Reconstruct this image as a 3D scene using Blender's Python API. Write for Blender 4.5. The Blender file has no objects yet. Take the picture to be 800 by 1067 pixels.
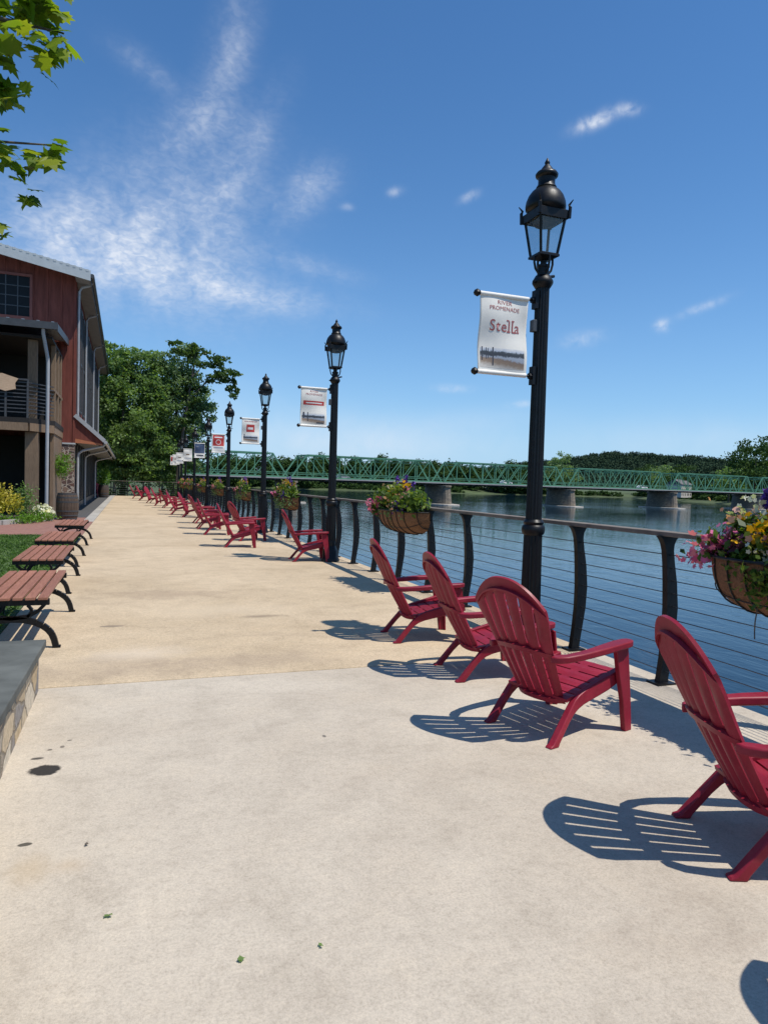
import bpy, bmesh, math, random
import numpy as np
from mathutils import Vector, Matrix
random.seed(7); rng = np.random.default_rng(11)
R = math.radians; PI = math.pi
S = bpy.context.scene; C = S.collection

# ------------------------------------------------------------------ helpers
class MB:
    """collects geometry, links it as ONE mesh object"""
    def __init__(s): s.v = []; s.f = []; s.m = []
    def add(s, vs, fs, mi=0):
        o = len(s.v); s.v += [tuple(v) for v in vs]; s.f += [tuple(i + o for i in f) for f in fs]; s.m += [mi] * len(fs); return s
    def box(s, x0, x1, y0, y1, z0, z1, mi=0):
        return s.add([(x0,y0,z0),(x1,y0,z0),(x1,y1,z0),(x0,y1,z0),(x0,y0,z1),(x1,y0,z1),(x1,y1,z1),(x0,y1,z1)],
                     [(3,2,1,0),(4,5,6,7),(0,1,5,4),(1,2,6,5),(2,3,7,6),(3,0,4,7)], mi)
    def bar(s, a, b, w, h=None, mi=0, up=(0,0,1)):
        a = Vector(a); b = Vector(b); d = (b - a).normalized(); h = h or w
        u = Vector(up)
        if abs(d.dot(u)) > .98: u = Vector((1,0,0))
        r = d.cross(u).normalized() * (w/2); t = r.cross(d).normalized() * (h/2)
        vs = [p + i*r + j*t for p in (a, b) for i, j in ((-1,-1),(1,-1),(1,1),(-1,1))]
        return s.add(vs, [(0,1,2,3),(7,6,5,4),(0,4,5,1),(1,5,6,2),(2,6,7,3),(3,7,4,0)], mi)
    def tube(s, pts, r, n=8, mi=0, caps=True):
        pts = [Vector(p) for p in pts]; rs = r if isinstance(r, (list, tuple)) else [r]*len(pts)
        vs = []; prev = None
        for i, p in enumerate(pts):
            d = (pts[min(i+1, len(pts)-1)] - pts[max(i-1, 0)]).normalized()
            if prev is None:
                u = Vector((0,0,1)) if abs(d.z) < .9 else Vector((1,0,0))
                a = d.cross(u).normalized()
            else: a = (prev - d*prev.dot(d)).normalized()
            prev = a; b = d.cross(a)
            for k in range(n):
                t = 2*PI*k/n; vs.append(p + (a*math.cos(t) + b*math.sin(t))*rs[i])
        fs = [(i*n+k, i*n+(k+1)%n, (i+1)*n+(k+1)%n, (i+1)*n+k) for i in range(len(pts)-1) for k in range(n)]
        if caps: fs += [tuple(range(n-1,-1,-1)), tuple((len(pts)-1)*n+k for k in range(n))]
        return s.add(vs, fs, mi)
    def lathe(s, prof, n=20, c=(0,0,0), mi=0, ph=0, flute=None):
        vs = []
        for r, z in prof:
            for k in range(n):
                t = 2*PI*k/n + ph; q = r*(1 - (flute if flute and k % 2 else 0))
                vs.append((c[0]+q*math.cos(t), c[1]+q*math.sin(t), c[2]+z))
        fs = [(i*n+k, i*n+(k+1)%n, (i+1)*n+(k+1)%n, (i+1)*n+k) for i in range(len(prof)-1) for k in range(n)]
        fs += [tuple(range(n-1,-1,-1)), tuple((len(prof)-1)*n+k for k in range(n))]
        return s.add(vs, fs, mi)
    def prism(s, poly, axis, a, b, mi=0):
        """poly = 2D points; axis x: (y,z), y: (x,z), z: (x,y); a,b may be callables of the point"""
        n = len(poly); f = lambda q, p: q(p) if callable(q) else q
        mk = {'x': lambda p, t: (t, p[0], p[1]), 'y': lambda p, t: (p[0], t, p[1]), 'z': lambda p, t: (p[0], p[1], t)}[axis]
        vs = [mk(p, f(a, p)) for p in poly] + [mk(p, f(b, p)) for p in poly]
        fs = [tuple(range(n-1,-1,-1)), tuple(range(n, 2*n))] + [(i, (i+1)%n, n+(i+1)%n, n+i) for i in range(n)]
        return s.add(vs, fs, mi)
    def grid(s, fn, nu, nv, mi=0):
        vs = [fn(i/nu, j/nv) for j in range(nv+1) for i in range(nu+1)]
        return s.add(vs, [(j*(nu+1)+i, j*(nu+1)+i+1, (j+1)*(nu+1)+i+1, (j+1)*(nu+1)+i) for j in range(nv) for i in range(nu)], mi)
    def mesh(s, name, mats, smooth=None, recalc=True):
        me = bpy.data.meshes.new(name); me.from_pydata(s.v, [], s.f)
        for m in (mats if isinstance(mats, (list, tuple)) else [mats]): me.materials.append(m)
        if any(s.m): me.polygons.foreach_set('material_index', s.m)
        if recalc:
            bm = bmesh.new(); bm.from_mesh(me); bmesh.ops.recalc_face_normals(bm, faces=bm.faces); bm.to_mesh(me); bm.free()
        if smooth is not None:
            me.polygons.foreach_set('use_smooth', [True]*len(me.polygons))
            if smooth < 180: me.set_sharp_from_angle(angle=R(smooth))
        me.update(); return me
    def build(s, name, mats, parent=None, smooth=None, bevel=0, recalc=True):
        o = bpy.data.objects.new(name, s.mesh(name, mats, smooth, recalc)); C.objects.link(o); o.parent = parent
        if bevel:
            b = o.modifiers.new('bevel', 'BEVEL'); b.width = bevel; b.segments = 2; b.limit_method = 'ANGLE'; b.angle_limit = R(40)
        return o

def tag(o, label=None, cat=None, group=None, kind=None):
    for k, v in (('label', label), ('category', cat), ('group', group), ('kind', kind)):
        if v: o[k] = v
    return o
def thing(name, loc, label, cat, group=None, rz=0):
    o = bpy.data.objects.new(name, None); C.objects.link(o); o.location = loc; o.rotation_euler = (0,0,rz); o.empty_display_size = .2
    return tag(o, label, cat, group)
def dup(o, loc=None, rz=None, label=None, parent=None):
    c = o.copy(); C.objects.link(c); c.parent = parent
    if loc is not None: c.location = loc
    if rz is not None: c.rotation_euler = (0,0,rz)
    if label: c['label'] = label
    for ch in list(o.children): dup(ch, parent=c)
    return c
def struct(o): return tag(o, kind='structure')

# ------------------------------------------------------------------ materials
def newmat(name):
    m = bpy.data.materials.new(name); m.use_nodes = True; nt = m.node_tree
    return m, nt, nt.nodes['Principled BSDF'], nt.nodes, nt.links
def nz(nt, scale, detail=4, rough=.6, vec=None, dist=0):
    n = nt.nodes.new('ShaderNodeTexNoise'); n.inputs['Scale'].default_value = scale; n.inputs['Detail'].default_value = detail
    n.inputs['Roughness'].default_value = rough; n.inputs['Distortion'].default_value = dist
    if vec is not None: nt.links.new(vec, n.inputs['Vector'])
    return n
def ramp(nt, src, stops):
    r = nt.nodes.new('ShaderNodeValToRGB'); nt.links.new(src, r.inputs['Fac'])
    while len(r.color_ramp.elements) < len(stops): r.color_ramp.elements.new(.5)
    for e, (p, c) in zip(r.color_ramp.elements, stops):
        e.position = p; e.color = (*c, 1) if len(c) == 3 else c
    return r
def coord(nt, kind='Object'):
    return nt.nodes.new('ShaderNodeTexCoord').outputs[kind]
def mixc(nt, f, a, b, mode='MIX'):
    m = nt.nodes.new('ShaderNodeMix'); m.data_type = 'RGBA'; m.blend_type = mode
    for i, x in ((0, f), (6, a), (7, b)):
        if isinstance(x, (int, float)): m.inputs[i].default_value = x
        elif isinstance(x, tuple): m.inputs[i].default_value = (*x, 1)
        else: nt.links.new(x, m.inputs[i])
    return m.outputs[2]
def math_(nt, op, a, b=None, c=None, clamp=False):
    m = nt.nodes.new('ShaderNodeMath'); m.operation = op; m.use_clamp = clamp
    for i, x in enumerate((a, b, c)):
        if x is None: continue
        if isinstance(x, (int, float)): m.inputs[i].default_value = x
        else: nt.links.new(x, m.inputs[i])
    return m.outputs[0]
def bump(nt, bsdf, h, strength=.3, dist=.01):
    b = nt.nodes.new('ShaderNodeBump'); b.inputs['Strength'].default_value = strength; b.inputs['Distance'].default_value = dist
    nt.links.new(h, b.inputs['Height']); nt.links.new(b.outputs[0], bsdf.inputs['Normal'])
def simple(name, col, rough=.6, var=.15, scale=8, metal=0, bmp=0, spec=.5, stretch=None):
    m, nt, b, N, L = newmat(name)
    v = coord(nt)
    if stretch:
        mp = N.new('ShaderNodeMapping'); mp.inputs['Scale'].default_value = stretch; L.new(v, mp.inputs[0]); v = mp.outputs[0]
    n = nz(nt, scale, 5, .6, v)
    lo = tuple(c*(1-var) for c in col); hi = tuple(min(1, c*(1+var)) for c in col)
    r = ramp(nt, n.outputs[0], [(.3, lo), (.7, hi)]); L.new(r.outputs[0], b.inputs['Base Color'])
    b.inputs['Roughness'].default_value = rough; b.inputs['Metallic'].default_value = metal; b.inputs['Specular IOR Level'].default_value = spec
    if bmp: bump(nt, b, n.outputs[0], bmp, .01)
    return m
def leafmat(name, cols, trans=.35, rough=.5, spec=.25):
    m, nt, b, N, L = newmat(name)
    g = N.new('ShaderNodeNewGeometry'); r = ramp(nt, g.outputs['Random Per Island'], [(i/(max(1, len(cols)-1)), c) for i, c in enumerate(cols)])
    n = nz(nt, .9, 2, .5, coord(nt)); k = ramp(nt, n.outputs[0], [(.35, (.72,.74,.7)), (.65, (1.2,1.15,1.05))])
    col = mixc(nt, 1.0, r.outputs[0], k.outputs[0], 'MULTIPLY')
    L.new(col, b.inputs['Base Color']); b.inputs['Roughness'].default_value = rough; b.inputs['Specular IOR Level'].default_value = spec
    t = N.new('ShaderNodeBsdfTranslucent'); L.new(mixc(nt, 1.0, col, (1.15,1.25,.5), 'MULTIPLY'), t.inputs[0])
    mx = N.new('ShaderNodeMixShader'); mx.inputs[0].default_value = trans
    L.new(b.outputs[0], mx.inputs[1]); L.new(t.outputs[0], mx.inputs[2]); L.new(mx.outputs[0], N['Material Output'].inputs[0])
    return m

def concrete(name, base, alt, spots=(), stain=.5, aggregate=.5):
    m, nt, b, N, L = newmat(name); v = coord(nt)
    big = nz(nt, .55, 5, .62, v, .6); mid = nz(nt, 3.2, 6, .65, v, .3); fine = nz(nt, 95, 6, .8, v); speck = nz(nt, 420, 2, .5, v); grit = nz(nt, 26, 7, .8, v)
    col = ramp(nt, big.outputs[0], [(.32, alt), (.62, base)]).outputs[0]
    col = mixc(nt, 1, col, ramp(nt, mid.outputs[0], [(.25, (.84,.83,.82)), (.5, (1,1,1)), (.75, (1.07,1.06,1.04))]).outputs[0], 'MULTIPLY')
    col = mixc(nt, aggregate, col, ramp(nt, fine.outputs[0], [(.34, (.56,.54,.52)), (.5, (1,1,1)), (.66, (1.28,1.27,1.24))]).outputs[0], 'MULTIPLY')
    col = mixc(nt, .6, col, ramp(nt, speck.outputs[0], [(.28, (.4,.38,.36)), (.42, (1,1,1))]).outputs[0], 'MULTIPLY')
    col = mixc(nt, .8, col, ramp(nt, grit.outputs[0], [(.32, (.80,.785,.77)), (.5, (1,1,1)), (.68, (1.12,1.11,1.09))]).outputs[0], 'MULTIPLY')
    # drying streaks and rusty patches
    mp = N.new('ShaderNodeMapping'); mp.inputs['Scale'].default_value = (.6, 1.6, 1); L.new(v, mp.inputs[0])
    st = nz(nt, 1.1, 6, .7, mp.outputs[0], 1.0)
    col = mixc(nt, math_(nt, 'MULTIPLY', ramp(nt, st.outputs[0], [(.56, (0,0,0)), (.75, (1,1,1))]).outputs[0], stain), col, (.27,.2,.145))
    wob = nz(nt, 22, 3, .6, v)
    for x, y, rx, ry, c, k in spots:
        sp = N.new('ShaderNodeVectorMath'); sp.operation = 'SUBTRACT'; L.new(v, sp.inputs[0]); sp.inputs[1].default_value = (x, y, 0)
        sc = N.new('ShaderNodeVectorMath'); sc.operation = 'MULTIPLY'; L.new(sp.outputs[0], sc.inputs[0]); sc.inputs[1].default_value = (1/rx, 1/ry, 0)
        ln = N.new('ShaderNodeVectorMath'); ln.operation = 'LENGTH'; L.new(sc.outputs[0], ln.inputs[0])
        d = math_(nt, 'ADD', ln.outputs['Value'], math_(nt, 'MULTIPLY', math_(nt, 'SUBTRACT', (wob if k > .6 else mid).outputs[0], .5), .7 if k > .6 else 2.6))
        f = N.new('ShaderNodeMapRange'); f.interpolation_type = 'SMOOTHSTEP'; L.new(d, f.inputs[0])
        f.inputs[1].default_value = 1.05 if k > .6 else 1.9; f.inputs[2].default_value = .8 if k > .6 else .1; f.inputs[3].default_value = 0; f.inputs[4].default_value = k
        col = mixc(nt, f.outputs[0], col, c)
    L.new(col, b.inputs['Base Color']); b.inputs['Roughness'].default_value = .9; b.inputs['Specular IOR Level'].default_value = .25
    h = math_(nt, 'ADD', fine.outputs[0], math_(nt, 'MULTIPLY', grit.outputs[0], 1.5)); bump(nt, b, h, .3, .004)
    return m

def stone_mat(name, cols, mortar, scale, sq=(1,1,1.6), width=.06):
    m, nt, b, N, L = newmat(name); v = coord(nt)
    mp = N.new('ShaderNodeMapping'); mp.inputs['Scale'].default_value = sq; L.new(v, mp.inputs[0])
    wv = nz(nt, 5, 4, .6, mp.outputs[0]); wm = mixc(nt, .13, mp.outputs[0], wv.outputs['Color'], 'ADD')
    vo = N.new('ShaderNodeTexVoronoi'); vo.inputs['Scale'].default_value = scale; L.new(wm, vo.inputs['Vector'])
    ve = N.new('ShaderNodeTexVoronoi'); ve.feature = 'DISTANCE_TO_EDGE'; ve.inputs['Scale'].default_value = scale; L.new(wm, ve.inputs['Vector'])
    sx = N.new('ShaderNodeSeparateColor'); L.new(vo.outputs['Color'], sx.inputs[0])
    c = ramp(nt, sx.outputs[0], [(i/(len(cols)-1), k) for i, k in enumerate(cols)]).outputs[0]
    fn = nz(nt, 24, 6, .75, v); c = mixc(nt, .85, c, ramp(nt, fn.outputs[0], [(.3, (.55,.53,.5)), (.7, (1.25,1.25,1.22))]).outputs[0], 'MULTIPLY')
    e = ramp(nt, ve.outputs['Distance'], [(width*.5, (0,0,0)), (width, (1,1,1))]).outputs[0]
    L.new(mixc(nt, e, mortar, c), b.inputs['Base Color']); b.inputs['Roughness'].default_value = .9
    bump(nt, b, math_(nt, 'ADD', e, math_(nt, 'MULTIPLY', fn.outputs[0], .4)), .6, .02); return m

def brick_mat(name, c1, c2, mortar, scale):
    m, nt, b, N, L = newmat(name); v = coord(nt)
    br = N.new('ShaderNodeTexBrick'); L.new(v, br.inputs['Vector']); br.inputs['Scale'].default_value = scale
    br.inputs['Color1'].default_value = (*c1,1); br.inputs['Color2'].default_value = (*c2,1); br.inputs['Mortar'].default_value = (*mortar,1)
    br.inputs['Mortar Size'].default_value = .015
    n = nz(nt, 9, 4, .6, v); L.new(mixc(nt, .5, br.outputs[0], ramp(nt, n.outputs[0], [(.3,(.7,.7,.7)),(.7,(1.2,1.2,1.2))]).outputs[0], 'MULTIPLY'), b.inputs['Base Color'])
    b.inputs['Roughness'].default_value = .85; return m

def plastic_red():
    m, nt, b, N, L = newmat('red_plastic'); v = coord(nt)
    oi = N.new('ShaderNodeObjectInfo')
    a = nz(nt, 5, 5, .65, v); d = nz(nt, 60, 3, .6, v)
    c = ramp(nt, a.outputs[0], [(.3, (.20,.009,.021)), (.55, (.265,.014,.031)), (.75, (.30,.026,.044))]).outputs[0]
    c = mixc(nt, .8, c, ramp(nt, oi.outputs['Random'], [(0, (.84,.82,.82)), (1, (1.12,1.2,1.2))]).outputs[0], 'MULTIPLY')
    dust = ramp(nt, d.outputs[0], [(.55, (0,0,0)), (.8, (1,1,1))]).outputs[0]
    L.new(mixc(nt, math_(nt, 'MULTIPLY', dust, .08), c, (.4,.25,.23)), b.inputs['Base Color']); b.inputs['Specular IOR Level'].default_value = .3
    L.new(ramp(nt, a.outputs[0], [(.3, (.38,)*3), (.7, (.55,)*3)]).outputs[0], b.inputs['Roughness'])
    bump(nt, b, d.outputs[0], .06, .003); return m

def black_paint():
    m, nt, b, N, L = newmat('black_paint'); v = coord(nt)
    a = nz(nt, 14, 6, .7, v); dz = nz(nt, 70, 3, .6, v)
    chip = ramp(nt, a.outputs[0], [(.69, (0,0,0)), (.72, (1,1,1))]).outputs[0]
    base = ramp(nt, dz.outputs[0], [(.3, (.0035,.0035,.004)), (.7, (.007,.007,.008))]).outputs[0]
    L.new(mixc(nt, math_(nt, 'MULTIPLY', chip, .35), base, (.05,.048,.045)), b.inputs['Base Color']); b.inputs['Specular IOR Level'].default_value = .32
    L.new(ramp(nt, a.outputs[0], [(.3, (.32,)*3), (.7, (.55,)*3)]).outputs[0], b.inputs['Roughness'])
    bump(nt, b, dz.outputs[0], .08, .002); return m

def wood_mat(name, lo, hi, scale=(1,1,1), grain=14, rough=.6):
    m, nt, b, N, L = newmat(name); v = coord(nt)
    mp = N.new('ShaderNodeMapping'); mp.inputs['Scale'].default_value = scale; L.new(v, mp.inputs[0])
    n = nz(nt, grain, 6, .65, mp.outputs[0], .4); n2 = nz(nt, 1.3, 3, .5, v)
    g = N.new('ShaderNodeNewGeometry')
    c = ramp(nt, n.outputs[0], [(.25, lo), (.75, hi)]).outputs[0]
    c = mixc(nt, .8, c, ramp(nt, g.outputs['Random Per Island'], [(0, (.78,.76,.74)), (1, (1.18,1.15,1.12))]).outputs[0], 'MULTIPLY')
    c = mixc(nt, .5, c, ramp(nt, n2.outputs[0], [(.3, (.8,.8,.8)), (.7, (1.15,1.15,1.15))]).outputs[0], 'MULTIPLY')
    L.new(c, b.inputs['Base Color']); b.inputs['Roughness'].default_value = rough; bump(nt, b, n.outputs[0], .2, .004); return m

M = {}
M['red'] = plastic_red(); M['black'] = black_paint()
M['conc'] = concrete('pale_concrete', (.53,.465,.375), (.44,.378,.30),
    [(-.385,3.82,.08,.075,(.022,.02,.019),.97), (-.44,3.99,.034,.016,(.05,.045,.04),.9), (-.39,4.1,.014,.014,(.07,.06,.05),.8), (-.33,4.13,.012,.02,(.07,.06,.05),.7), (-.30,4.22,.014,.012,(.08,.07,.06),.7),
     (-.38,3.06,.028,.016,(.05,.045,.035),.9), (-.33,2.86,.06,.1,(.42,.3,.16),.35), (-.2,2.85,.05,.05,(.42,.3,.18),.35), (1.1,3.9,.012,.02,(.1,.09,.08),.8)], stain=.22)
M['oldconc'] = concrete('tan_concrete', (.555,.44,.30), (.455,.355,.235),
    [(-.15,7.4,.12,.05,(.16,.13,.10),.62), (.1,6.2,.3,.2,(.62,.52,.4),.5), (.5,9.3,.6,.3,(.3,.22,.15),.45), (.9,5.75,.8,.2,(.3,.23,.17),.36), (-.2,5.75,.5,.25,(.3,.23,.17),.36), (1.0,8.1,.5,.3,(.58,.47,.33),.45),
     (1.4,7.62,.2,.06,(.17,.13,.09),.6)], stain=.32, aggregate=.8)
M['kerbconc'] = concrete('grey_concrete', (.42,.40,.36), (.33,.31,.28), stain=.3)
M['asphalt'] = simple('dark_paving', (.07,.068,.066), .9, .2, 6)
M['greybars'] = simple('grey_metal_bars', (.07,.07,.072), .5, .3, 9, metal=.4)
M['hillground'] = simple('hill_undergrowth', (.026,.045,.026), .95, .3, .05, spec=0)
M['plaque'] = wood_mat('pale_wood', (.42,.28,.17), (.6,.43,.29), (1,1,4), 9, .7)
M['slate'] = simple('bluestone', (.105,.11,.10), .8, .3, 3.5, bmp=.15, spec=.2)
M['rubble'] = stone_mat('tan_rubble', [(.45,.33,.19),(.58,.48,.34),(.26,.24,.23),(.54,.40,.23),(.66,.58,.46)], (.24,.2,.15), 3.8)
M['redstone'] = stone_mat('red_fieldstone', [(.10,.05,.04),(.17,.09,.07),(.07,.05,.05),(.20,.13,.10)], (.36,.31,.26), 4.4, (1,1,1.6), .09)
M['pierstone'] = stone_mat('pier_stone', [(.19,.155,.115),(.27,.225,.17),(.16,.135,.11),(.23,.19,.14)], (.14,.12,.10), .9, (1,1,1.8), .05)
M['footing'] = simple('pale_stone', (.50,.45,.38), .9, .2, .6, bmp=.3)
M['brick'] = brick_mat('brick_paving', (.24,.10,.075), (.31,.145,.105), (.22,.17,.14), 4.6)
M['bench'] = wood_mat('bench_slats', (.21,.078,.046), (.40,.185,.118), (9,.7,9), 12, .55)
M['barn'] = simple('barn_red', (.165,.05,.037), .8, .32, 2.6, stretch=(3,3,.35), bmp=.2, spec=.2)
M['trimred'] = simple('barn_red_trim', (.19,.06,.045), .7, .12, 5)
M['rust'] = wood_mat('orange_board', (.34,.11,.05), (.46,.17,.08), (1,1,6), 8, .7)
M['timber'] = wood_mat('weathered_timber', (.12,.08,.05), (.27,.185,.115), (6,6,.5), 9, .8)
M['porch_shade'] = wood_mat('porch_shade_timber', (.007,.006,.005), (.018,.014,.012), (4,4,.5), 6, .8)  # near-black: the deep shade inside the porch is put into this colour
M['oak'] = wood_mat('barrel_oak', (.042,.027,.018), (.125,.082,.054), (10,10,.8), 6, .75)
M['roofmetal'] = simple('standing_seam_metal', (.38,.41,.43), .35, .08, 3, metal=.5)
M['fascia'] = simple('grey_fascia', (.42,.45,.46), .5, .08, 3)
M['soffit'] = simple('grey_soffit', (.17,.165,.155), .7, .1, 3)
M['gutter'] = simple('pale_aluminium', (.34,.345,.35), .4, .08, 4)
M['darkmetal'] = simple('dark_gutter', (.05,.052,.055), .45, .2, 6)
M['railtop'] = simple('weathered_grey_rail', (.17,.145,.12), .8, .28, 6, bmp=.15, spec=.15)
M['steel'] = simple('steel_cable', (.10,.105,.11), .35, .1, 30, metal=.8)
M['bridge'] = simple('bridge_green', (.085,.235,.14), .6, .2, .8)
M['deckgrey'] = simple('bridge_deck', (.33,.32,.31), .8, .1, .6)
M['decksteel'] = simple('bridge_floor_beams', (.05,.055,.05), .8, .2, .6)
M['banner'] = simple('banner_cloth', (.78,.75,.68), .8, .05, 6, bmp=.05)
M['white'] = simple('white_print', (.78,.77,.74), .7, .04, 9)
M['darkred'] = simple('dark_red_print', (.36,.10,.10), .7, .1, 20)
M['redprint'] = simple('red_print', (.48,.045,.04), .7, .08, 9)
M['greyprint'] = simple('grey_print', (.28,.31,.36), .7, .25, 22)
M['inkprint'] = simple('dark_ink_print', (.035,.042,.06), .7, .4, 40)
M['brownprint'] = simple('brown_print', (.22,.15,.10), .7, .5, 45)
M['navyprint'] = simple('navy_print', (.045,.075,.14), .7, .5, 18)
def photoprint():
    m, nt, b, N, L = newmat('printed_river_photo'); v = coord(nt); sx_ = N.new('ShaderNodeSeparateXYZ'); L.new(v, sx_.inputs[0])
    n = nz(nt, 38, 5, .7, v); f = math_(nt, 'DIVIDE', math_(nt, 'SUBTRACT', sx_.outputs[2], 2.605), .2)
    f = math_(nt, 'ADD', f, math_(nt, 'MULTIPLY', math_(nt, 'SUBTRACT', n.outputs[0], .5), .28))
    w_ = math_(nt, 'MULTIPLY', math_(nt, 'SUBTRACT', f, math_(nt, 'MULTIPLY', math_(nt, 'ADD', sx_.outputs[0], .4), -.5)), 1)
    low = ramp(nt, w_, [(.0, (.62,.58,.52)), (.22, (.30,.22,.16)), (.38, (.22,.16,.12)), (.46, (.32,.36,.42))]).outputs[0]
    top = ramp(nt, f, [(.52, (.30,.34,.40)), (.60, (.03,.04,.055)), (.74, (.045,.06,.075)), (.80, (.42,.47,.55)), (1.0, (.76,.73,.67))]).outputs[0]
    L.new(mixc(nt, math_(nt, 'GREATER_THAN', f, .54), low, top), b.inputs['Base Color']); b.inputs['Roughness'].default_value = .8; return m
M['photoprint'] = photoprint()
M['coir'] = simple('coir_liner', (.20,.095,.042), .95, .45, 26, bmp=.8, stretch=(1,3,3))
M['trunk'] = simple('bark', (.10,.082,.062), .95, .4, 6, bmp=.6, stretch=(4,4,.7))
M['car_white'] = simple('white_car_paint', (.75,.75,.75), .3, .03, 3); M['car_glass'] = simple('dark_glass', (.02,.025,.03), .1, .1, 2)
M['car_grey'] = simple('grey_car_paint', (.3,.31,.33), .3, .03, 3)
M['tyre'] = simple('tyre_rubber', (.02,.02,.02), .8, .1, 3)
M['house'] = simple('beige_siding', (.55,.5,.43), .8, .06, 1); M['houseroof'] = simple('grey_shingles', (.13,.12,.12), .9, .15, 3)
M['lamp_in'] = simple('lantern_inside', (.02,.02,.022), .6, .1, 6)
M['pent_glass'] = simple('shopfront_glass', (.014,.016,.018), .3, .2, .8, spec=.2)
M['winglass'] = simple('window_glass', (.010,.012,.014), .45, .3, .5, spec=.15)
M['grassblade'] = leafmat('lawn_grass', [(.055,.12,.022),(.09,.18,.035),(.12,.2,.05)], .3)
M['lawn'] = simple('lawn_soil', (.06,.10,.03), .95, .3, 5)
M['mulch'] = simple('mulch', (.05,.035,.025), .95, .4, 20, bmp=.5)
M['tree_mid'] = leafmat('tree_leaves', [(.11,.19,.06),(.155,.255,.085),(.20,.31,.115),(.25,.35,.16)], .5)
M['tree_grey'] = leafmat('grey_green_leaves', [(.13,.21,.095),(.175,.27,.13),(.22,.32,.165),(.27,.36,.21)], .5)
M['tree_dark'] = leafmat('dark_leaves', [(.05,.10,.026),(.075,.135,.038),(.10,.165,.05)], .4)
M['far_leaf'] = leafmat('far_leaves', [(.04,.08,.026),(.06,.11,.036),(.085,.14,.05)], .2, .9, .05)
M['hill_leaf'] = leafmat('hill_leaves', [(.038,.066,.042),(.046,.076,.048),(.054,.086,.052)], .0, .95, 0)  # bluish green, distance haze put into the leaf colour
M['syc'] = leafmat('sycamore_leaves', [(.08,.15,.014),(.12,.20,.018),(.18,.27,.022),(.29,.33,.035)], .5)
M['bk_leaf'] = leafmat('basket_leaves', [(.03,.07,.015),(.06,.12,.02),(.12,.2,.03),(.2,.27,.05)], .3)
M['lime'] = leafmat('lime_leaves', [(.16,.24,.03),(.25,.33,.05),(.33,.36,.07)], .35)
M['plum'] = leafmat('plum_leaves', [(.045,.015,.03),(.07,.02,.045),(.05,.035,.03)], .2)
M['fl_pink'] = leafmat('pink_petals', [(.62,.10,.30),(.75,.18,.40),(.8,.3,.48)], .3)
M['fl_yellow'] = leafmat('golden_petals', [(.75,.38,.01),(.85,.5,.02)], .25)
M['fl_purple'] = leafmat('purple_petals', [(.09,.03,.32),(.14,.06,.42),(.2,.09,.4)], .25)
M['fl_peach'] = leafmat('peach_petals', [(.75,.38,.25),(.8,.5,.42),(.75,.3,.3)], .3)
M['fl_white'] = leafmat('white_petals', [(.75,.75,.68),(.8,.78,.6)], .3)
M['eye'] = simple('flower_eye', (.02,.012,.008), .9, .1, 9)
M['yshrub'] = leafmat('yellow_shrub_leaves', [(.30,.30,.03),(.5,.42,.05),(.6,.5,.1),(.2,.26,.04)], .35)
M['fern'] = leafmat('fern_fronds', [(.10,.22,.025),(.16,.30,.04)], .4)
M['bankgrass'] = simple('river_bank', (.06,.085,.03), .95, .4, .08)

def glass_mat():
    m, nt, b, N, L = newmat('lantern_glass')
    t = N.new('ShaderNodeBsdfTransparent'); t.inputs[0].default_value = (.86,.9,.9,1); g = N.new('ShaderNodeBsdfGlossy'); g.inputs['Roughness'].default_value = .08
    d = N.new('ShaderNodeBsdfDiffuse'); d.inputs[0].default_value = (.6,.62,.62,1)
    n = nz(nt, 5, 4, .6, coord(nt)); f = N.new('ShaderNodeFresnel'); f.inputs[0].default_value = 1.45
    m1 = N.new('ShaderNodeMixShader'); L.new(math_(nt, 'MULTIPLY', n.outputs[0], .12), m1.inputs[0]); L.new(t.outputs[0], m1.inputs[1]); L.new(d.outputs[0], m1.inputs[2])
    m2 = N.new('ShaderNodeMixShader'); m2.inputs[0].default_value = .05; L.new(m1.outputs[0], m2.inputs[1]); L.new(g.outputs[0], m2.inputs[2])
    L.new(m2.outputs[0], N['Material Output'].inputs[0]); return m
M['glass'] = glass_mat()

def water_mat():
    m, nt, b, N, L = newmat('river_water'); v = coord(nt)
    mp = N.new('ShaderNodeMapping'); mp.inputs['Scale'].default_value = (1,.45,1); mp.inputs['Rotation'].default_value = (0,0,R(-25)); L.new(v, mp.inputs[0])
    a = nz(nt, 1.3, 4, .6, mp.outputs[0], .5); c = nz(nt, .16, 3, .5, mp.outputs[0], .4); big = nz(nt, .02, 3, .5, v)
    amp = ramp(nt, big.outputs[0], [(.35, (.5,)*3), (.65, (1.1,)*3)]).outputs[0]
    h = math_(nt, 'ADD', math_(nt, 'MULTIPLY', math_(nt, 'MULTIPLY', a.outputs[0], .16), amp), math_(nt, 'MULTIPLY', c.outputs[0], .22))
    bump(nt, b, h, .24, 1.0)
    b.inputs['Base Color'].default_value = (.006,.020,.036,1); b.inputs['Roughness'].default_value = .05; b.inputs['IOR'].default_value = 1.33; b.inputs['Specular IOR Level'].default_value = .36
    return m
M['water'] = water_mat()

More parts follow.
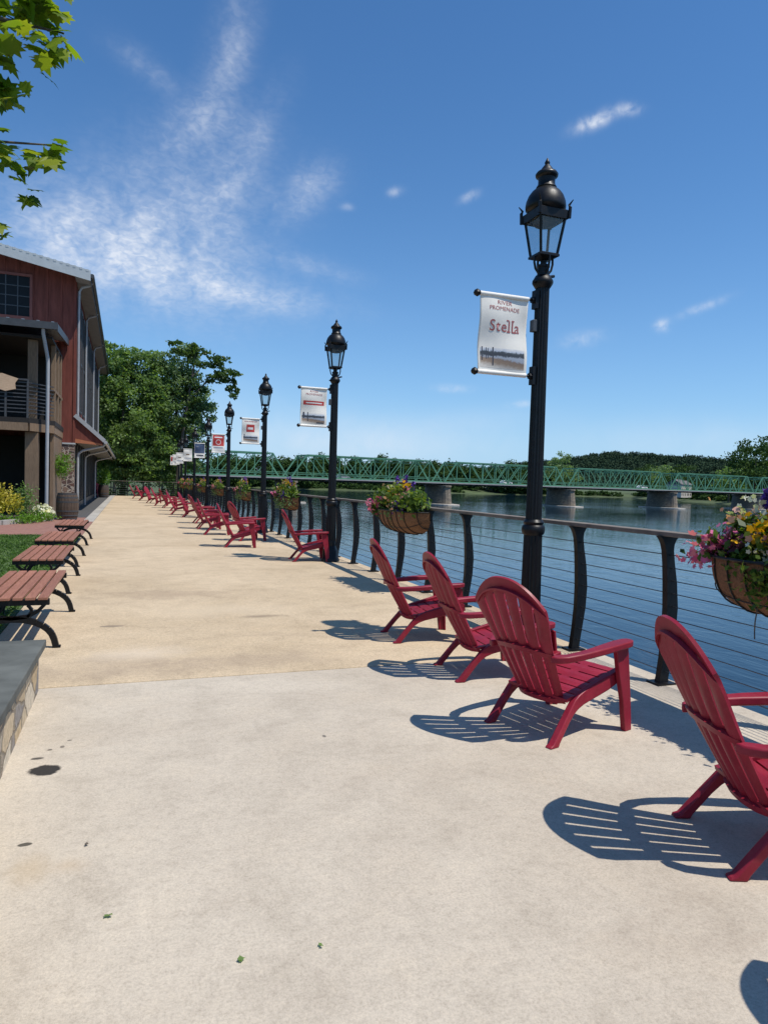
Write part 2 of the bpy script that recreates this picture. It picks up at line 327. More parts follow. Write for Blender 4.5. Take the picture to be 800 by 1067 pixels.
# ------------------------------------------------------------------ foliage
def leafmesh(name, pts, size, mat, parent=None, flat=0, aspect=.5, star=False):
    """many small folded leaves, one island each"""
    P = np.asarray(pts, float); n = len(P); sz = (np.ones(n)*size if np.isscalar(size) else np.asarray(size)) * rng.uniform(.65, 1.3, n)
    d = rng.normal(size=(n,3)); d[:,2] *= (1-flat); d /= np.linalg.norm(d, axis=1)[:,None] + 1e-9
    t = rng.normal(size=(n,3)); t -= d*(t*d).sum(1)[:,None]
    if flat: t[:,2] *= (1-flat)
    t /= np.linalg.norm(t, axis=1)[:,None] + 1e-9; nn = np.cross(d, t)
    if star:
        prof = [((.33+.17*abs(math.cos(2.5*a)))*math.cos(a), (.33+.17*abs(math.cos(2.5*a)))*math.sin(a), .05*math.cos(5*a)) for a in [2*PI*k/20 for k in range(20)]]
    else:
        prof = [(-.5,0,0), (-.1,aspect*.5,.06), (.5,0,-.05), (-.1,-aspect*.5,.06)]
    k = len(prof); V = np.empty((n,k,3))
    for i, (a, b, c) in enumerate(prof): V[:,i] = P + (d*a + t*b + nn*c)*sz[:,None]
    me = bpy.data.meshes.new(name); me.vertices.add(n*k); me.vertices.foreach_set('co', V.ravel())
    me.loops.add(n*k); me.loops.foreach_set('vertex_index', np.arange(n*k)); me.polygons.add(n)
    me.polygons.foreach_set('loop_start', np.arange(n)*k); me.polygons.foreach_set('loop_total', np.full(n, k)); me.materials.append(mat)
    me.update(calc_edges=True); me.validate()
    o = bpy.data.objects.new(name, me); C.objects.link(o); o.parent = parent; return o
def blob_pts(lobes, density, shell=.45, noise=.25):
    out = []
    for (x, y, z, rx, ry, rz) in lobes:
        n = int(density*(rx*ry + ry*rz + rx*rz))
        q = rng.normal(size=(n,3)); q /= np.linalg.norm(q, axis=1)[:,None]
        ph = rng.uniform(0, 6.28, 6)
        wob = 1 + noise*(np.sin(q[:,0]*5+ph[0])*np.sin(q[:,1]*5+ph[1]) + .7*np.sin(q[:,2]*7+ph[2])*np.sin(q[:,0]*8+ph[3]))
        r = (1 - shell*rng.random(n)**1.6)*wob + rng.normal(0, .04, n)
        out.append(np.stack([x+q[:,0]*r*rx, y+q[:,1]*r*ry, z+q[:,2]*r*rz], 1))
    return np.concatenate(out)
def clumps(lobes, nsub, fr=.34):
    out = []
    for (x, y, z, rx, ry, rz) in lobes:
        for _ in range(nsub):
            q = rng.normal(size=3); q /= np.linalg.norm(q); k = rng.uniform(.62, 1.0); f = rng.uniform(.6, 1.25)*fr
            out.append((x+q[0]*rx*k, y+q[1]*ry*k, z+q[2]*rz*k, rx*f, ry*f, rz*f*.7))
    return out

# ------------------------------------------------------------------ camera (solved from the photograph's vanishing points)
F = 720.0; vp = Vector((136-400, 533.5-497, F)).normalized(); hd = Vector((1, -.03, 0))
up = hd.cross(vp).normalized(); up = up if up.y > 0 else -up
rows = [None, vp, up]; X = vp.cross(up); rows[0] = X if X.x > 0 else -X
w = lambda c: Vector([r.dot(c) for r in rows])
ri, uu, fw = w(Vector((1,0,0))), w(Vector((0,1,0))), w(Vector((0,0,1)))
cam = bpy.data.cameras.new('camera'); co = bpy.data.objects.new('camera', cam); C.objects.link(co); S.camera = co
cam.sensor_fit = 'VERTICAL'; cam.sensor_height = 36; cam.lens = F/1067*36; cam.clip_start = .05; cam.clip_end = 9000
co.matrix_world = Matrix(((ri.x,uu.x,-fw.x,0),(ri.y,uu.y,-fw.y,0),(ri.z,uu.z,-fw.z,1.5),(0,0,0,1)))

# ------------------------------------------------------------------ sun, sky
sun_dir = Vector((.36, -.33, 1.02)).normalized()
sl = bpy.data.lights.new('sun', 'SUN'); sl.energy = 4.5; sl.angle = R(.53); sl.color = (1,.95,.87)
so = bpy.data.objects.new('sun', sl); C.objects.link(so); so.rotation_euler = sun_dir.to_track_quat('Z', 'Y').to_euler(); so.location = (20,-20,60)
W = bpy.data.worlds.new('World'); S.world = W; W.use_nodes = True; nt = W.node_tree; N = nt.nodes; L = nt.links
bg = N['Background']; sky = N.new('ShaderNodeTexSky'); sky.sky_type = 'NISHITA'; sky.sun_disc = False
sky.sun_elevation = math.asin(sun_dir.z); sky.sun_rotation = math.atan2(sun_dir.x, sun_dir.y); sky.air_density = 1.0; sky.dust_density = .25; sky.ozone_density = 2.2
tint = mixc(nt, 1, sky.outputs[0], (.61,1.06,1.42), 'MULTIPLY')
bg.inputs[1].default_value = .093
# high cirrus and small puffs, laid out by compass bearing and elevation
v = coord(nt, 'Generated'); sx = N.new('ShaderNodeSeparateXYZ'); L.new(v, sx.inputs[0])
az = math_(nt, 'MULTIPLY', math_(nt, 'ARCTAN2', sx.outputs[0], sx.outputs[1]), 57.2958)
el = math_(nt, 'MULTIPLY', math_(nt, 'ARCSINE', sx.outputs[2]), 57.2958)
# pale blue air towards the horizon
low = math_(nt, 'MULTIPLY', math_(nt, 'EXPONENT', math_(nt, 'MULTIPLY', math_(nt, 'ABSOLUTE', el), -1/7.5)), .92)
L.new(mixc(nt, low, tint, (4.7,6.9,9.7)), bg.inputs[0])
cb = N.new('ShaderNodeCombineXYZ'); L.new(az, cb.inputs[0]); L.new(el, cb.inputs[1])
def patch(a, e, ra, re, rot, k):
    c, s = math.cos(R(rot)), math.sin(R(rot))
    da = math_(nt, 'SUBTRACT', az, a); de = math_(nt, 'SUBTRACT', el, e)
    p = math_(nt, 'ADD', math_(nt, 'MULTIPLY', da, c/ra), math_(nt, 'MULTIPLY', de, s/ra))
    q = math_(nt, 'SUBTRACT', math_(nt, 'MULTIPLY', de, c/re), math_(nt, 'MULTIPLY', da, s/re))
    d = math_(nt, 'ADD', math_(nt, 'MULTIPLY', p, p), math_(nt, 'MULTIPLY', q, q))
    return math_(nt, 'MULTIPLY', math_(nt, 'EXPONENT', math_(nt, 'MULTIPLY', d, -1)), k)
def total(ps):
    t = None
    for p in ps:
        q = patch(*p); t = q if t is None else math_(nt, 'ADD', t, q)
    return t
cir = total([(1.0,16.0,7.5,3.0,-8,1.05), (8,14.7,6.5,1.0,-5,.75), (3.0,20.0,6.5,4.2,20,.6), (4.8,25.8,2.6,1.4,25,.62), (8.0,23.5,4.5,1.2,60,.5), (7.0,30.5,1.4,3.6,-18,.55), (13.2,22.3,2.4,1.3,35,.62), (.8,28.6,2.5,.8,-20,.25), (-5,17,4,3,0,.7), (14,17,3.5,.7,-10,.3)])
pf = total([(35.9,26.7,1.35,.42,14,1.3), (38.3,27.2,.8,.35,-5,.9), (41.5,12.6,.5,.4,0,.9), (44.2,13.7,1.6,.3,18,.45), (26.3,22.3,.7,.3,20,.6), (20.3,22.6,.6,.3,10,.5), (35.6,11.8,1.4,.5,8,.5), (31,6.8,.9,.25,5,.5), (25.5,8,1.3,.3,0,.5), (16.4,21.4,.5,.25,0,.35), (49,22,.9,.09,-55,.5)])
hz = total([(17,3.4,10,1.9,0,.55), (27,5.5,5,.9,4,.18), (44,4,10,1.6,0,.25), (3,6,10,2.5,0,.15)])
n1 = nz(nt, .42, 7, .56, cb.outputs[0], .5)
mp = N.new('ShaderNodeMapping'); L.new(cb.outputs[0], mp.inputs[0]); mp.inputs['Scale'].default_value = (.8,1.5,1); mp.inputs['Rotation'].default_value = (0,0,R(24))
n2 = nz(nt, 1.7, 3, .5, mp.outputs[0], .7)
tex = ramp(nt, n1.outputs[0], [(.22, (.12,)*3), (.72, (1,1,1))]).outputs[0]
rip = ramp(nt, n2.outputs[0], [(.34, (.0,)*3), (.70, (1,1,1))]).outputs[0]
cfac = math_(nt, 'MULTIPLY', cir, math_(nt, 'ADD', math_(nt, 'MULTIPLY', tex, .58), math_(nt, 'MULTIPLY', math_(nt, 'MULTIPLY', rip, tex), .52)))
n3 = nz(nt, 1.0, 4, .55, cb.outputs[0], .3); ptx = ramp(nt, n3.outputs[0], [(.30, (.1,.1,.1)), (.66, (1,1,1))]).outputs[0]
fac = math_(nt, 'ADD', math_(nt, 'ADD', cfac, math_(nt, 'MULTIPLY', pf, ptx)), math_(nt, 'MULTIPLY', hz, math_(nt, 'ADD', math_(nt, 'MULTIPLY', tex, .7), .5)))
fac = math_(nt, 'MINIMUM', math_(nt, 'MULTIPLY', fac, .72), .85)
bg2 = N.new('ShaderNodeBackground'); bg2.inputs[0].default_value = (.86,.91,1,1); bg2.inputs[1].default_value = .92
mx = N.new('ShaderNodeMixShader'); L.new(fac, mx.inputs[0]); L.new(bg.outputs[0], mx.inputs[1]); L.new(bg2.outputs[0], mx.inputs[2]); L.new(mx.outputs[0], N['World Output'].inputs[0])
S.view_settings.view_transform = 'Standard'; S.view_settings.look = 'None'; S.view_settings.exposure = .07; S.view_settings.gamma = 1
S.render.engine = 'CYCLES'; S.cycles.max_bounces = 6; S.cycles.transparent_max_bounces = 8; S.cycles.use_denoising = True

# ------------------------------------------------------------------ terrain, river, promenade
def river_depth(x, y):
    """>0 inside the river, metres from the nearest bank"""
    xl = 3.75 if y < 58.5 else 4.2 + (y-58.5)*.055
    xr = 308 if y < 236 else 308 + (y-236)*.5
    yf = 575 + 14*math.sin(x*.02)
    return min(x-xl, xr-x, yf-y)
def terrain_h(x, y):
    d = river_depth(x, y)
    if y < 58.5 and x < 20: return -.07 if d <= 0 else -6.5
    if d > 0: return max(-6.5, -3.8 - d*.12)
    return min(1.5, -4.1 - d*.16) + max(0, -d-40)*.012
xs = [-3000,-1200,-500,-200,-90,-45,-25,-12,-6,-2,0,2,3.7,3.9,6,9,14,20,28,36,46] + list(range(60,640,14)) + [700,800,950,1200,1600,2200,3200]
ys = [-400,-150,-50,-10,0,10,20,30,40,50,58,59.5,62,66,72,80,90,104] + list(range(120,640,14)) + [680,760,900,1200,1700,2500,4000]
b = MB(); b.v = [(x,y,terrain_h(x,y)) for y in ys for x in xs]; nx = len(xs)
b.f = [(j*nx+i, j*nx+i+1, (j+1)*nx+i+1, (j+1)*nx+i) for j in range(len(ys)-1) for i in range(nx-1)]; b.m = [0]*len(b.f)
struct(b.build('ground', M['bankgrass'], smooth=180))
struct(MB().add([(-40,-400,-4.5),(3200,-400,-4.5),(3200,1500,-4.5),(-40,1500,-4.5)], [(0,1,2,3)]).build('river_water', M['water'], recalc=False))
struct(MB().box(-1.12,4.1,-9,5.312,-.3,0).build('front_pavement', M['conc'], bevel=.008))
struct(MB().box(-1.12,4.1,5.345,58.4,-.3,-.004).build('promenade_pavement', M['oldconc'], bevel=.008))
struct(MB().box(-1.45,-1.125,24.6,60,-.3,-.002).build('side_walkway', M['kerbconc']))
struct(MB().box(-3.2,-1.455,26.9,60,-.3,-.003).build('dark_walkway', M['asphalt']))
struct(MB().box(-3.2,-1.455,24.6,26.89,-.3,-.004).build('brick_apron', M['brick']))
struct(MB().box(3.78,4.06,-9,58.3,-6.6,-.301).build('river_wall', M['kerbconc']))
struct(MB().box(-9,-1.125,5.3,18.9,-.3,.0).build('lawn_soil', M['lawn']))
struct(MB().box(-9,-1.125,18.9,24.6,-.3,-.004).build('brick_path', M['brick']))
# strip of stones along the outer edge of the deck
pts = np.stack([rng.uniform(-4.2,-1.14,26000), rng.uniform(6,18.8,26000), np.full(26000,.02)], 1)
tag(leafmesh('lawn_grass', pts, .07, M['grassblade'], flat=-.3, aspect=.22), 'short green lawn grass behind the slatted benches', 'grass', kind='stuff')

# ------------------------------------------------------------------ railing along the river
fence = thing('railing', (3.95,0,0), 'black cable railing with grey top rail along the river edge', 'railing')
ys_p = [4.30-1.13*2, 4.30-1.13] + [4.30 + 1.15*k - (.36 if k == 2 else 0) for k in range(47)]
def post_mb():
    def cen(z): return .055*math.sin(PI*min(1, z/1.1))**1.2
    prof = [(0,.046),(.05,.04),(.2,.042),(.4,.049),(.6,.053),(.8,.048),(.95,.039),(1.05,.038),(1.1,.047),(1.14,.068),(1.165,.095)]
    Lf = [(cen(z)-h, z) for z, h in prof]; Rt = [(cen(z)+h, z) for z, h in prof]
    m = MB(); n = len(prof)
    for i in range(n-1):
        m.prism([Lf[i], Rt[i], Rt[i+1], Lf[i+1]], 'y', -.027, .027)
    m.box(-.085,.085,-.07,.07,0,.014)
    return m
pm = post_mb()
me = pm.mesh('post', M['black'], 30)
bm = bmesh.new(); bm.from_mesh(me); bmesh.ops.remove_doubles(bm, verts=bm.verts, dist=.0005); bm.to_mesh(me); bm.free()
for y in ys_p:
    o = bpy.data.objects.new('post', me); C.objects.link(o); o.parent = fence; o.location = (0,y,0)
MB().box(-.075,.075,.5,58.2,1.165,1.20).build('top_rail', M['railtop'], fence, bevel=.006)
for k in range(10):
    z = .10 + k*.102; cx = .055*math.sin(PI*min(1,z/1.1))**1.2
    MB().tube([(cx,.5,z),(cx,58.2,z)], .0042, 6).build('cable', M['steel'], fence)
ef = thing('railing', (0,58.2,0), 'short dark railing closing off the far end of the promenade', 'railing')
for x in (-1.4,-.2,1,2.2,3.3): MB().box(x-.04,x+.04,-.03,.03,-.01,1.15).build('post', M['black'], ef)
MB().box(-1.5,3.85,-.05,.05,1.15,1.19).build('top_rail', M['railtop'], ef)
for k in range(6): MB().tube([(-1.5,0,.15+k*.17),(3.85,0,.15+k*.17)], .006, 6).build('cable', M['steel'], ef)

# ------------------------------------------------------------------ street lamps
def make_lamp():
    t = thing('street_lamp', (0,0,0), 'x', 'street lamp', 'black street lamps along the railing')
    b = MB()
    b.lathe([(.175,0),(.175,.05),(.155,.07),(.15,.2),(.125,.24),(.105,.30)], 8, ph=PI/8)
    b.lathe([(.098,.29),(.108,.34),(.098,.40)], 24, flute=.09)
    b.lathe([(.097,.38),(.088,1.07)], 32, flute=.12)
    b.lathe([(.088,1.06),(.105,1.08),(.112,1.115),(.105,1.15),(.09,1.16),(.098,1.185),(.08,1.21)], 24)
    b.build('post_base', M['black'], t, smooth=45)
    b = MB(); b.lathe([(.077,1.2),(.066,3.41)], 32, flute=.11)
    b.lathe([(.066,3.39),(.08,3.41),(.098,3.44),(.098,3.46),(.07,3.51),(.056,3.515),(.054,3.585),(.06,3.59),(.06,3.61),(.03,3.615),(.026,3.67)], 20)
    b.tube([(-.12,-.03,3.44),(-.04,0,3.44)], .012, 8); b.tube([(.02,0,3.50),(.14,.03,3.535)], .014, 8)
    b.build('pole', M['black'], t, smooth=45)
    q = thing('lantern', (0,0,0), None, None); q.parent = t
    zb, zt, wb, wt = 3.70, 4.04, .088, .138
    b = MB()
    for sx_ in (-1,1): b.tube([(sx_*.05,0,3.53),(sx_*.085,0,3.57),(sx_*.1,0,3.63),(sx_*.098,0,zb-.02)], .011, 8)
    for sy in (-1,1): b.tube([(0,sy*.05,3.53),(0,sy*.085,3.57),(0,sy*.1,3.63),(0,sy*.098,zb-.02)], .011, 8)
    b.build('yoke', M['black'], q, smooth=60)
    b = MB(); b.lathe([(.02,zb-.05),(.09,zb-.035),(.148,zb-.02),(.148,zb),(.12,zb+.012),(.05,zb+.02)], 4, ph=PI/4); b.build('lantern_floor', M['black'], q)
    b = MB()
    for i, j in ((-1,-1),(1,-1),(1,1),(-1,1)): b.bar((i*wb,j*wb,zb),(i*wt,j*wt,zt+.03), .022, up=(i,j,0))
    b.build('corner_bars', M['black'], q)
    for i, j in ((1,0),(0,1),(-1,0),(0,-1)):
        g = MB(); a = lambda s_, w_, z: (i*w_ - j*s_*w_, j*w_ + i*s_*w_, z)
        g.add([a(-1,wb-.004,zb), a(1,wb-.004,zb), a(1,wt-.004,zt), a(-1,wt-.004,zt)], [(0,1,2,3)]); g.build('glass_pane', M['glass'], q, recalc=False)
    b = MB(); s2 = math.sqrt(2)
    b.lathe([(wt*s2-.02,zt-.01),(wt*s2+.022,zt-.025),(wt*s2+.030,zt+.05),(wt*s2-.01,zt+.068),(.1,zt+.08)], 4, ph=PI/4)
    for i, j in ((-1,-1),(1,-1),(1,1),(-1,1)):
        c = wt+.02; b.tube([(i*c,j*c,zt-.02),(i*(c+.004),j*(c+.004),zt+.08),(i*(c-.004),j*(c-.004),zt+.10),(i*(c+.022),j*(c+.022),zt+.145)], [.017,.015,.011,.004], 6)
    b.build('eaves_frame', M['black'], q)
    b = MB(); b.lathe([(.12,zt+.02),(.17,zt+.07),(.187,zt+.085),(.189,zt+.11),(.182,zt+.155),(.163,zt+.205),(.134,zt+.245),(.104,zt+.27),(.09,zt+.278),(.096,zt+.288),(.09,zt+.30),(.08,zt+.31),(.078,zt+.345),(.08,zt+.375),(.102,zt+.39),(.106,zt+.41),(.09,zt+.432),(.06,zt+.448),(.056,zt+.458),(.042,zt+.478),(.02,zt+.505),(.026,zt+.52),(.016,zt+.54),(.004,zt+.565)], 28)
    b.build('dome', M['black'], q, smooth=50)
    b = MB(); b.lathe([(.03,zt-.075),(.10,zt-.06),(.124,zt-.02),(.12,zt+.02),(.02,zt+.03)], 16); b.build('reflector', M['lamp_in'], q, smooth=50)
    # arms that carry the banner, reaching to -X
    for z in (3.275, 2.565):
        a = MB(); a.tube([(-.05,0,z),(-.115,0,z)], .03, 8); a.box(-.09,-.055,-.035,.035,z-.08,z+.09); a.tube([(-.11,0,z),(-.675,0,z)], .011, 8); a.lathe([(.004,-.035),(.028,-.02),(.036,0),(.028,.02),(.004,.035)], 10, c=(-.685,0,z))
        a.build('banner_arm', M['black'], t, smooth=40)
    b = MB(); b.box(-.105,-.06,-.03,.03,2.98,3.09); b.build('outlet_box', M['darkmetal'], t, bevel=.004)
    return t

def wave(x, z): return .012*math.sin(x*9+z*5) + .010*math.sin(z*13-x*4)
BX0, BX1, BZ0, BZ1 = -.655, -.15, 2.565, 3.275
def print_rect(b, x0, x1, z0, z1, off=-.006, mi=0, nu=12, nv=8, shear=0):
    b.grid(lambda u, v_: (lambda x, z: (x, wave(x, z)+(-.0024+(off+.006)*.3), z))(BX0+(x0+(x1-x0)*u)*(BX1-BX0), BZ0+(z0+(z1-z0)*v_+shear*u)*(BZ1-BZ0)), nu, nv, mi)
def text_part(txt, size, cx, cz, mat, parent, bold=.0, off=-.004, name='lettering', serif=False, sx=1.0, spacing=1.0):
    cu = bpy.data.curves.new('lettering', 'FONT'); cu.body = txt; cu.size = size; cu.align_x = 'CENTER'; cu.align_y = 'CENTER'; cu.offset = bold; cu.space_character = spacing; cu.resolution_u = 3
    ob = bpy.data.objects.new('tmp', cu); C.objects.link(ob)
    dg = bpy.context.evaluated_depsgraph_get(); me = bpy.data.meshes.new_from_object(ob.evaluated_get(dg)); bpy.data.objects.remove(ob)
    me.name = name; x0 = BX0+cx*(BX1-BX0); z0 = BZ0+cz*(BZ1-BZ0)
    for vtx in me.vertices:
        x = x0 + vtx.co.x*sx; z = z0 + vtx.co.y; vtx.co = (x, wave(x, z)+off, z)
    me.materials.clear(); me.materials.append(mat); o = bpy.data.objects.new(name, me); C.objects.link(o); o.parent = parent; return o
def make_banner(loc, label, style):
    t = thing('banner', loc, label, 'banner', 'banners hung from the street lamps')
    b = MB(); nu, nv = 26, 40
    b.grid(lambda u, v_: (lambda x, z: (x, wave(x, z), z))(BX0+u*(BX1-BX0), BZ0+v_*(BZ1-BZ0)), nu, nv)
    o = b.build('cloth', M['banner'], t, smooth=180); sm = o.modifiers.new('thick', 'SOLIDIFY'); sm.thickness = .003; sm.offset = 0
    for z in (BZ0, BZ1):
        MB().tube([(BX0-.002, wave(BX0,z)*0, z),(BX1+.002, 0, z)], .021, 10).build('sleeve', M['banner'], t, smooth=60)
    def part(name, mats, rects):
        q = MB()
        for r in rects: print_rect(q, *r)
        q.build(name, mats, t, recalc=False)
    if style in ('stella', 'band'):
        text_part('RIVER', .054, .5, .905, M['darkred'], t, .0, sx=1.1, spacing=1.05)
        text_part('PROMENADE', .054, .5, .828, M['darkred'], t, .0, sx=1.0, spacing=1.02)
    if style == 'stella':
        text_part('Stella', .145, .52, .60, M['darkred'], t, .0008, sx=.92, spacing=1.12)
        q = MB()
        for cx, cz, wd in ((.585,.54,.075),(.70,.54,.075),(.36,.542,.0)):   # slab feet of the two l's
            if wd: print_rect(q, cx+.02-wd/2, cx+.02+wd/2, cz-.008, cz+.012, -.0115, 0, 2, 1); print_rect(q, cx-.012-wd/3, cx+.02, cz+.137, cz+.153, -.0115, 0, 2, 1)
        q.build('letter_serifs', M['darkred'], t, recalc=False)
        part('printed_picture', [M['photoprint'], M['inkprint'], M['white']], [(.05,.94,.06,.32), (.08,.10,.15,.33,-.0075,1), (.165,.18,.17,.32,-.0075,1), (.29,.315,.09,.33,-.0075,1), (.2,.215,.18,.31,-.0075,1)])
    elif style == 'band':
        part('printed_band', [M['redprint'], M['white']], [(.1,.9,.55,.66), (.2,.82,.59,.62,-.009,1)])
        part('printed_picture', [M['photoprint'], M['inkprint']], [(.06,.92,.06,.34), (.1,.16,.2,.36,-.0075,1), (.27,.30,.12,.36,-.0075,1), (.6,.88,.07,.10,-.0075,1)])
    elif style == 'square':
        text_part('RIVER PROMENADE', .045, .5, .88, M['darkred'], t, .001, sx=.9)
        part('printed_square', [M['redprint'], M['white']], [(.26,.72,.46,.76), (.34,.64,.56,.65,-.009,1)])
        part('printed_picture', [M['photoprint'], M['inkprint']], [(.1,.9,.08,.34), (.13,.18,.2,.38,-.0075,1)])
    elif style == 'red':
        part('printed_panel', [M['redprint'], M['white']], [(.08,.93,.36,.95), (.2,.8,.80,.86,-.009,1)])
        q = MB()
        for k in range(20):
            a0, a1 = 2*PI*k/20, 2*PI*(k+1)/20
            P_ = [(BX0+(.5+r*math.cos(a))*(BX1-BX0), BZ0+.57*(BZ1-BZ0)+r*math.sin(a)*(BX1-BX0)) for r, a in ((.16,a0),(.2,a0),(.2,a1),(.16,a1))]
            q.add([(x, wave(x,z)-.0036, z) for x, z in P_], [(0,1,2,3)])
        q.build('printed_ring', M['white'], t, recalc=False)
        part('printed_picture', [M['greyprint']], [(.15,.85,.22,.30)])
    elif style == 'navy':
        part('printed_panel', [M['navyprint'], M['inkprint']], [(.03,.97,.3,.97), (.2,.85,.12,.2,-.007,1)])
    elif style == 'pale':
        part('printed_picture', [M['greyprint'], M['brownprint']], [(.1,.9,.2,.28), (.3,.7,.5,.6,-.007,1)])
    elif style == 'redwhite':
        part('printed_panel', [M['redprint'], M['greyprint']], [(.08,.92,.4,.9), (.15,.85,.15,.25,-.007,1)])
    return t

LX = 3.625; lampY = [5.71, 12.77, 20.05, 27.8, 35.6, 43.2, 50.4, 54.5, 57.6]
lamp_lab = ['tall black lamp post nearest the camera holding the banner that reads Stella', 'black lamp post holding the white banner with a narrow red band',
 'black lamp post holding the white banner with a small red square', 'black lamp post holding the mostly red banner with a white ring',
 'black lamp post holding the dark blue picture banner', 'black lamp post holding the pale banner at the edge of the tree', 'black lamp post under the leaning tree holding a grey striped banner',
 'black lamp post deep under the tree holding a plain pale banner', 'last black lamp post by the end railing with a red topped banner']
ban = [('stella', 'cream banner reading River Promenade and Stella above a river picture'), ('band', 'white banner with a narrow red band across its middle'), ('square', 'white banner with a small red square in its middle'),
 ('red', 'red banner with a white ring and white lower edge'), ('navy', 'dark blue picture banner with white lower edge'), ('pale', 'pale cream banner beside the tree, next past the dark blue one'), ('pale', 'grey striped pale banner hanging in front of the tree trunk'),
 ('pale', 'plain pale banner deepest in the tree shade but one'), ('redwhite', 'small red topped banner at the end of the lamp row')]
lamp0 = make_lamp(); lamp0.location = (LX, lampY[0], 0); lamp0['label'] = lamp_lab[0]
for y, lb in zip(lampY[1:], lamp_lab[1:]): dup(lamp0, (LX, y, 0), 0, lb)
for y, (st, lb) in zip(lampY, ban): make_banner((LX, y, 0), lb, st)

# ------------------------------------------------------------------ adirondack chairs (front = local +y)
def chair_back():
    g = .046; ns = 6; sw = (2 - g*(ns-1))/ns
    us = []; kinds = []
    x = -1
    for i in range(ns):
        for k in range(4): us.append(x + sw*k/4); kinds.append(('s', i, k/4))
        x += sw
        us.append(x); kinds.append(('s', i, 1)); x += g
    vs = [0,.03,.07,.13,.2,.27,.34,.41,.45,.50,.55,.6,.66,.72,.78,.84,.88,.92,.96,1.0]
    def P(u, v_, pil=0):
        hw = .185 + .095*min(1, v_/.85)**1.15
        z = .205 + .77*v_ - .165*(abs(u)**2.3)*v_**2.2
        y = -.18 - .355*v_ - .035*math.sin(PI*v_) - .02*v_**3
        y += .075*u*u*(.5+.5*v_)
        pil *= max(0, min(1, (.94-v_)/.10))
        return (hw*u, y - pil*.017, z + pil*.003)
    bm = bmesh.new(); V = []
    for v_ in vs:
        V.append([bm.verts.new(P(u, v_, 1-(2*kd[2]-1)**2)) for u, kd in zip(us, kinds)])
    for j in range(len(vs)-1):
        mid = (vs[j]+vs[j+1])/2; slot = .07 < mid < .41 or .50 < mid < .88
        for i in range(len(us)-1):
            gap = kinds[i][2] == 1
            if gap and slot: continue
            bm.faces.new((V[j][i], V[j][i+1], V[j+1][i+1], V[j+1][i]))
    bmesh.ops.recalc_face_normals(bm, faces=bm.faces)
    bmesh.ops.solidify(bm, geom=bm.faces[:], thickness=.017)
    # rear ribs: along the arch and at the level of the arms
    def strip(vc, h, out):
        prev = None
        for k in range(25):
            u = (-1 + 2*k/24)*.985
            a = Vector(P(u, vc-h)); c = Vector(P(u, vc+h)); off = Vector((0,-out,-out*.35))*(1-.85*abs(u)**5)
            q = [bm.verts.new(a+Vector((0,-.004,0))), bm.verts.new(c+Vector((0,-.004,0))), bm.verts.new(c+off), bm.verts.new(a+off)]
            if prev:
                for i in range(4): bm.faces.new((prev[i], q[i], q[(i+1)%4], prev[(i+1)%4]))
            else: bm.faces.new(q)
            prev = q
        bm.faces.new(prev[::-1])
    strip(.915, .008, .024); strip(.455, .02, .026); strip(.03, .02, .028)
    bmesh.ops.recalc_face_normals(bm, faces=bm.faces)
    me = bpy.data.meshes.new('backrest'); bm.to_mesh(me); bm.free(); me.materials.append(M['red'])
    me.polygons.foreach_set('use_smooth', [True]*len(me.polygons)); me.set_sharp_from_angle(angle=R(32)); return me, P
def chair_seat():
    ys_ = []; s0, s1 = -.20, .345; ns = 6; g = .012; sw = (s1-s0-g*(ns-1))/ns; y = s0
    for i in range(ns): ys_ += [(y,0),(y+sw/2,1),(y+sw,2)]; y += sw+g
    xs_ = [-.235,-.222,-.03,.03,.222,.235]
    def zf(y): 
        t = (y+.2)/.57; return .255 + .13*t - .035*max(0,(t-.8)/.2)**2 + .012*math.sin(PI*t)*-1
    bm = bmesh.new(); V = [[bm.verts.new((x*(1+.04*(y+.2)), y, zf(y) + (.004 if k == 1 else 0))) for x in xs_] for y, k in ys_]
    for j in range(len(ys_)-1):
        for i in range(len(xs_)-1):
            if ys_[j][1] == 2 and i in (1,3): continue
            bm.faces.new((V[j][i], V[j][i+1], V[j+1][i+1], V[j+1][i]))
    bmesh.ops.recalc_face_normals(bm, faces=bm.faces); bmesh.ops.solidify(bm, geom=bm.faces[:], thickness=.02)
    # front apron
    vs = [bm.verts.new(p) for p in [(sx_*.235, yy-.03, zf(.34)+dz) for sx_, yy, dz in ((-1,.372,0),(1,.372,0),(1,.385,-.06),(-1,.385,-.06),(-1,.36,-.004),(1,.36,-.004),(1,.37,-.06),(-1,.37,-.06))]]
    for f in ((0,1,2,3),(7,6,5,4),(0,4,5,1),(1,5,6,2),(2,6,7,3),(3,7,4,0)): bm.faces.new([vs[i] for i in f])
    bmesh.ops.recalc_face_normals(bm, faces=bm.faces)
    me = bpy.data.meshes.new('seat'); bm.to_mesh(me); bm.free(); me.materials.append(M['red']); return me
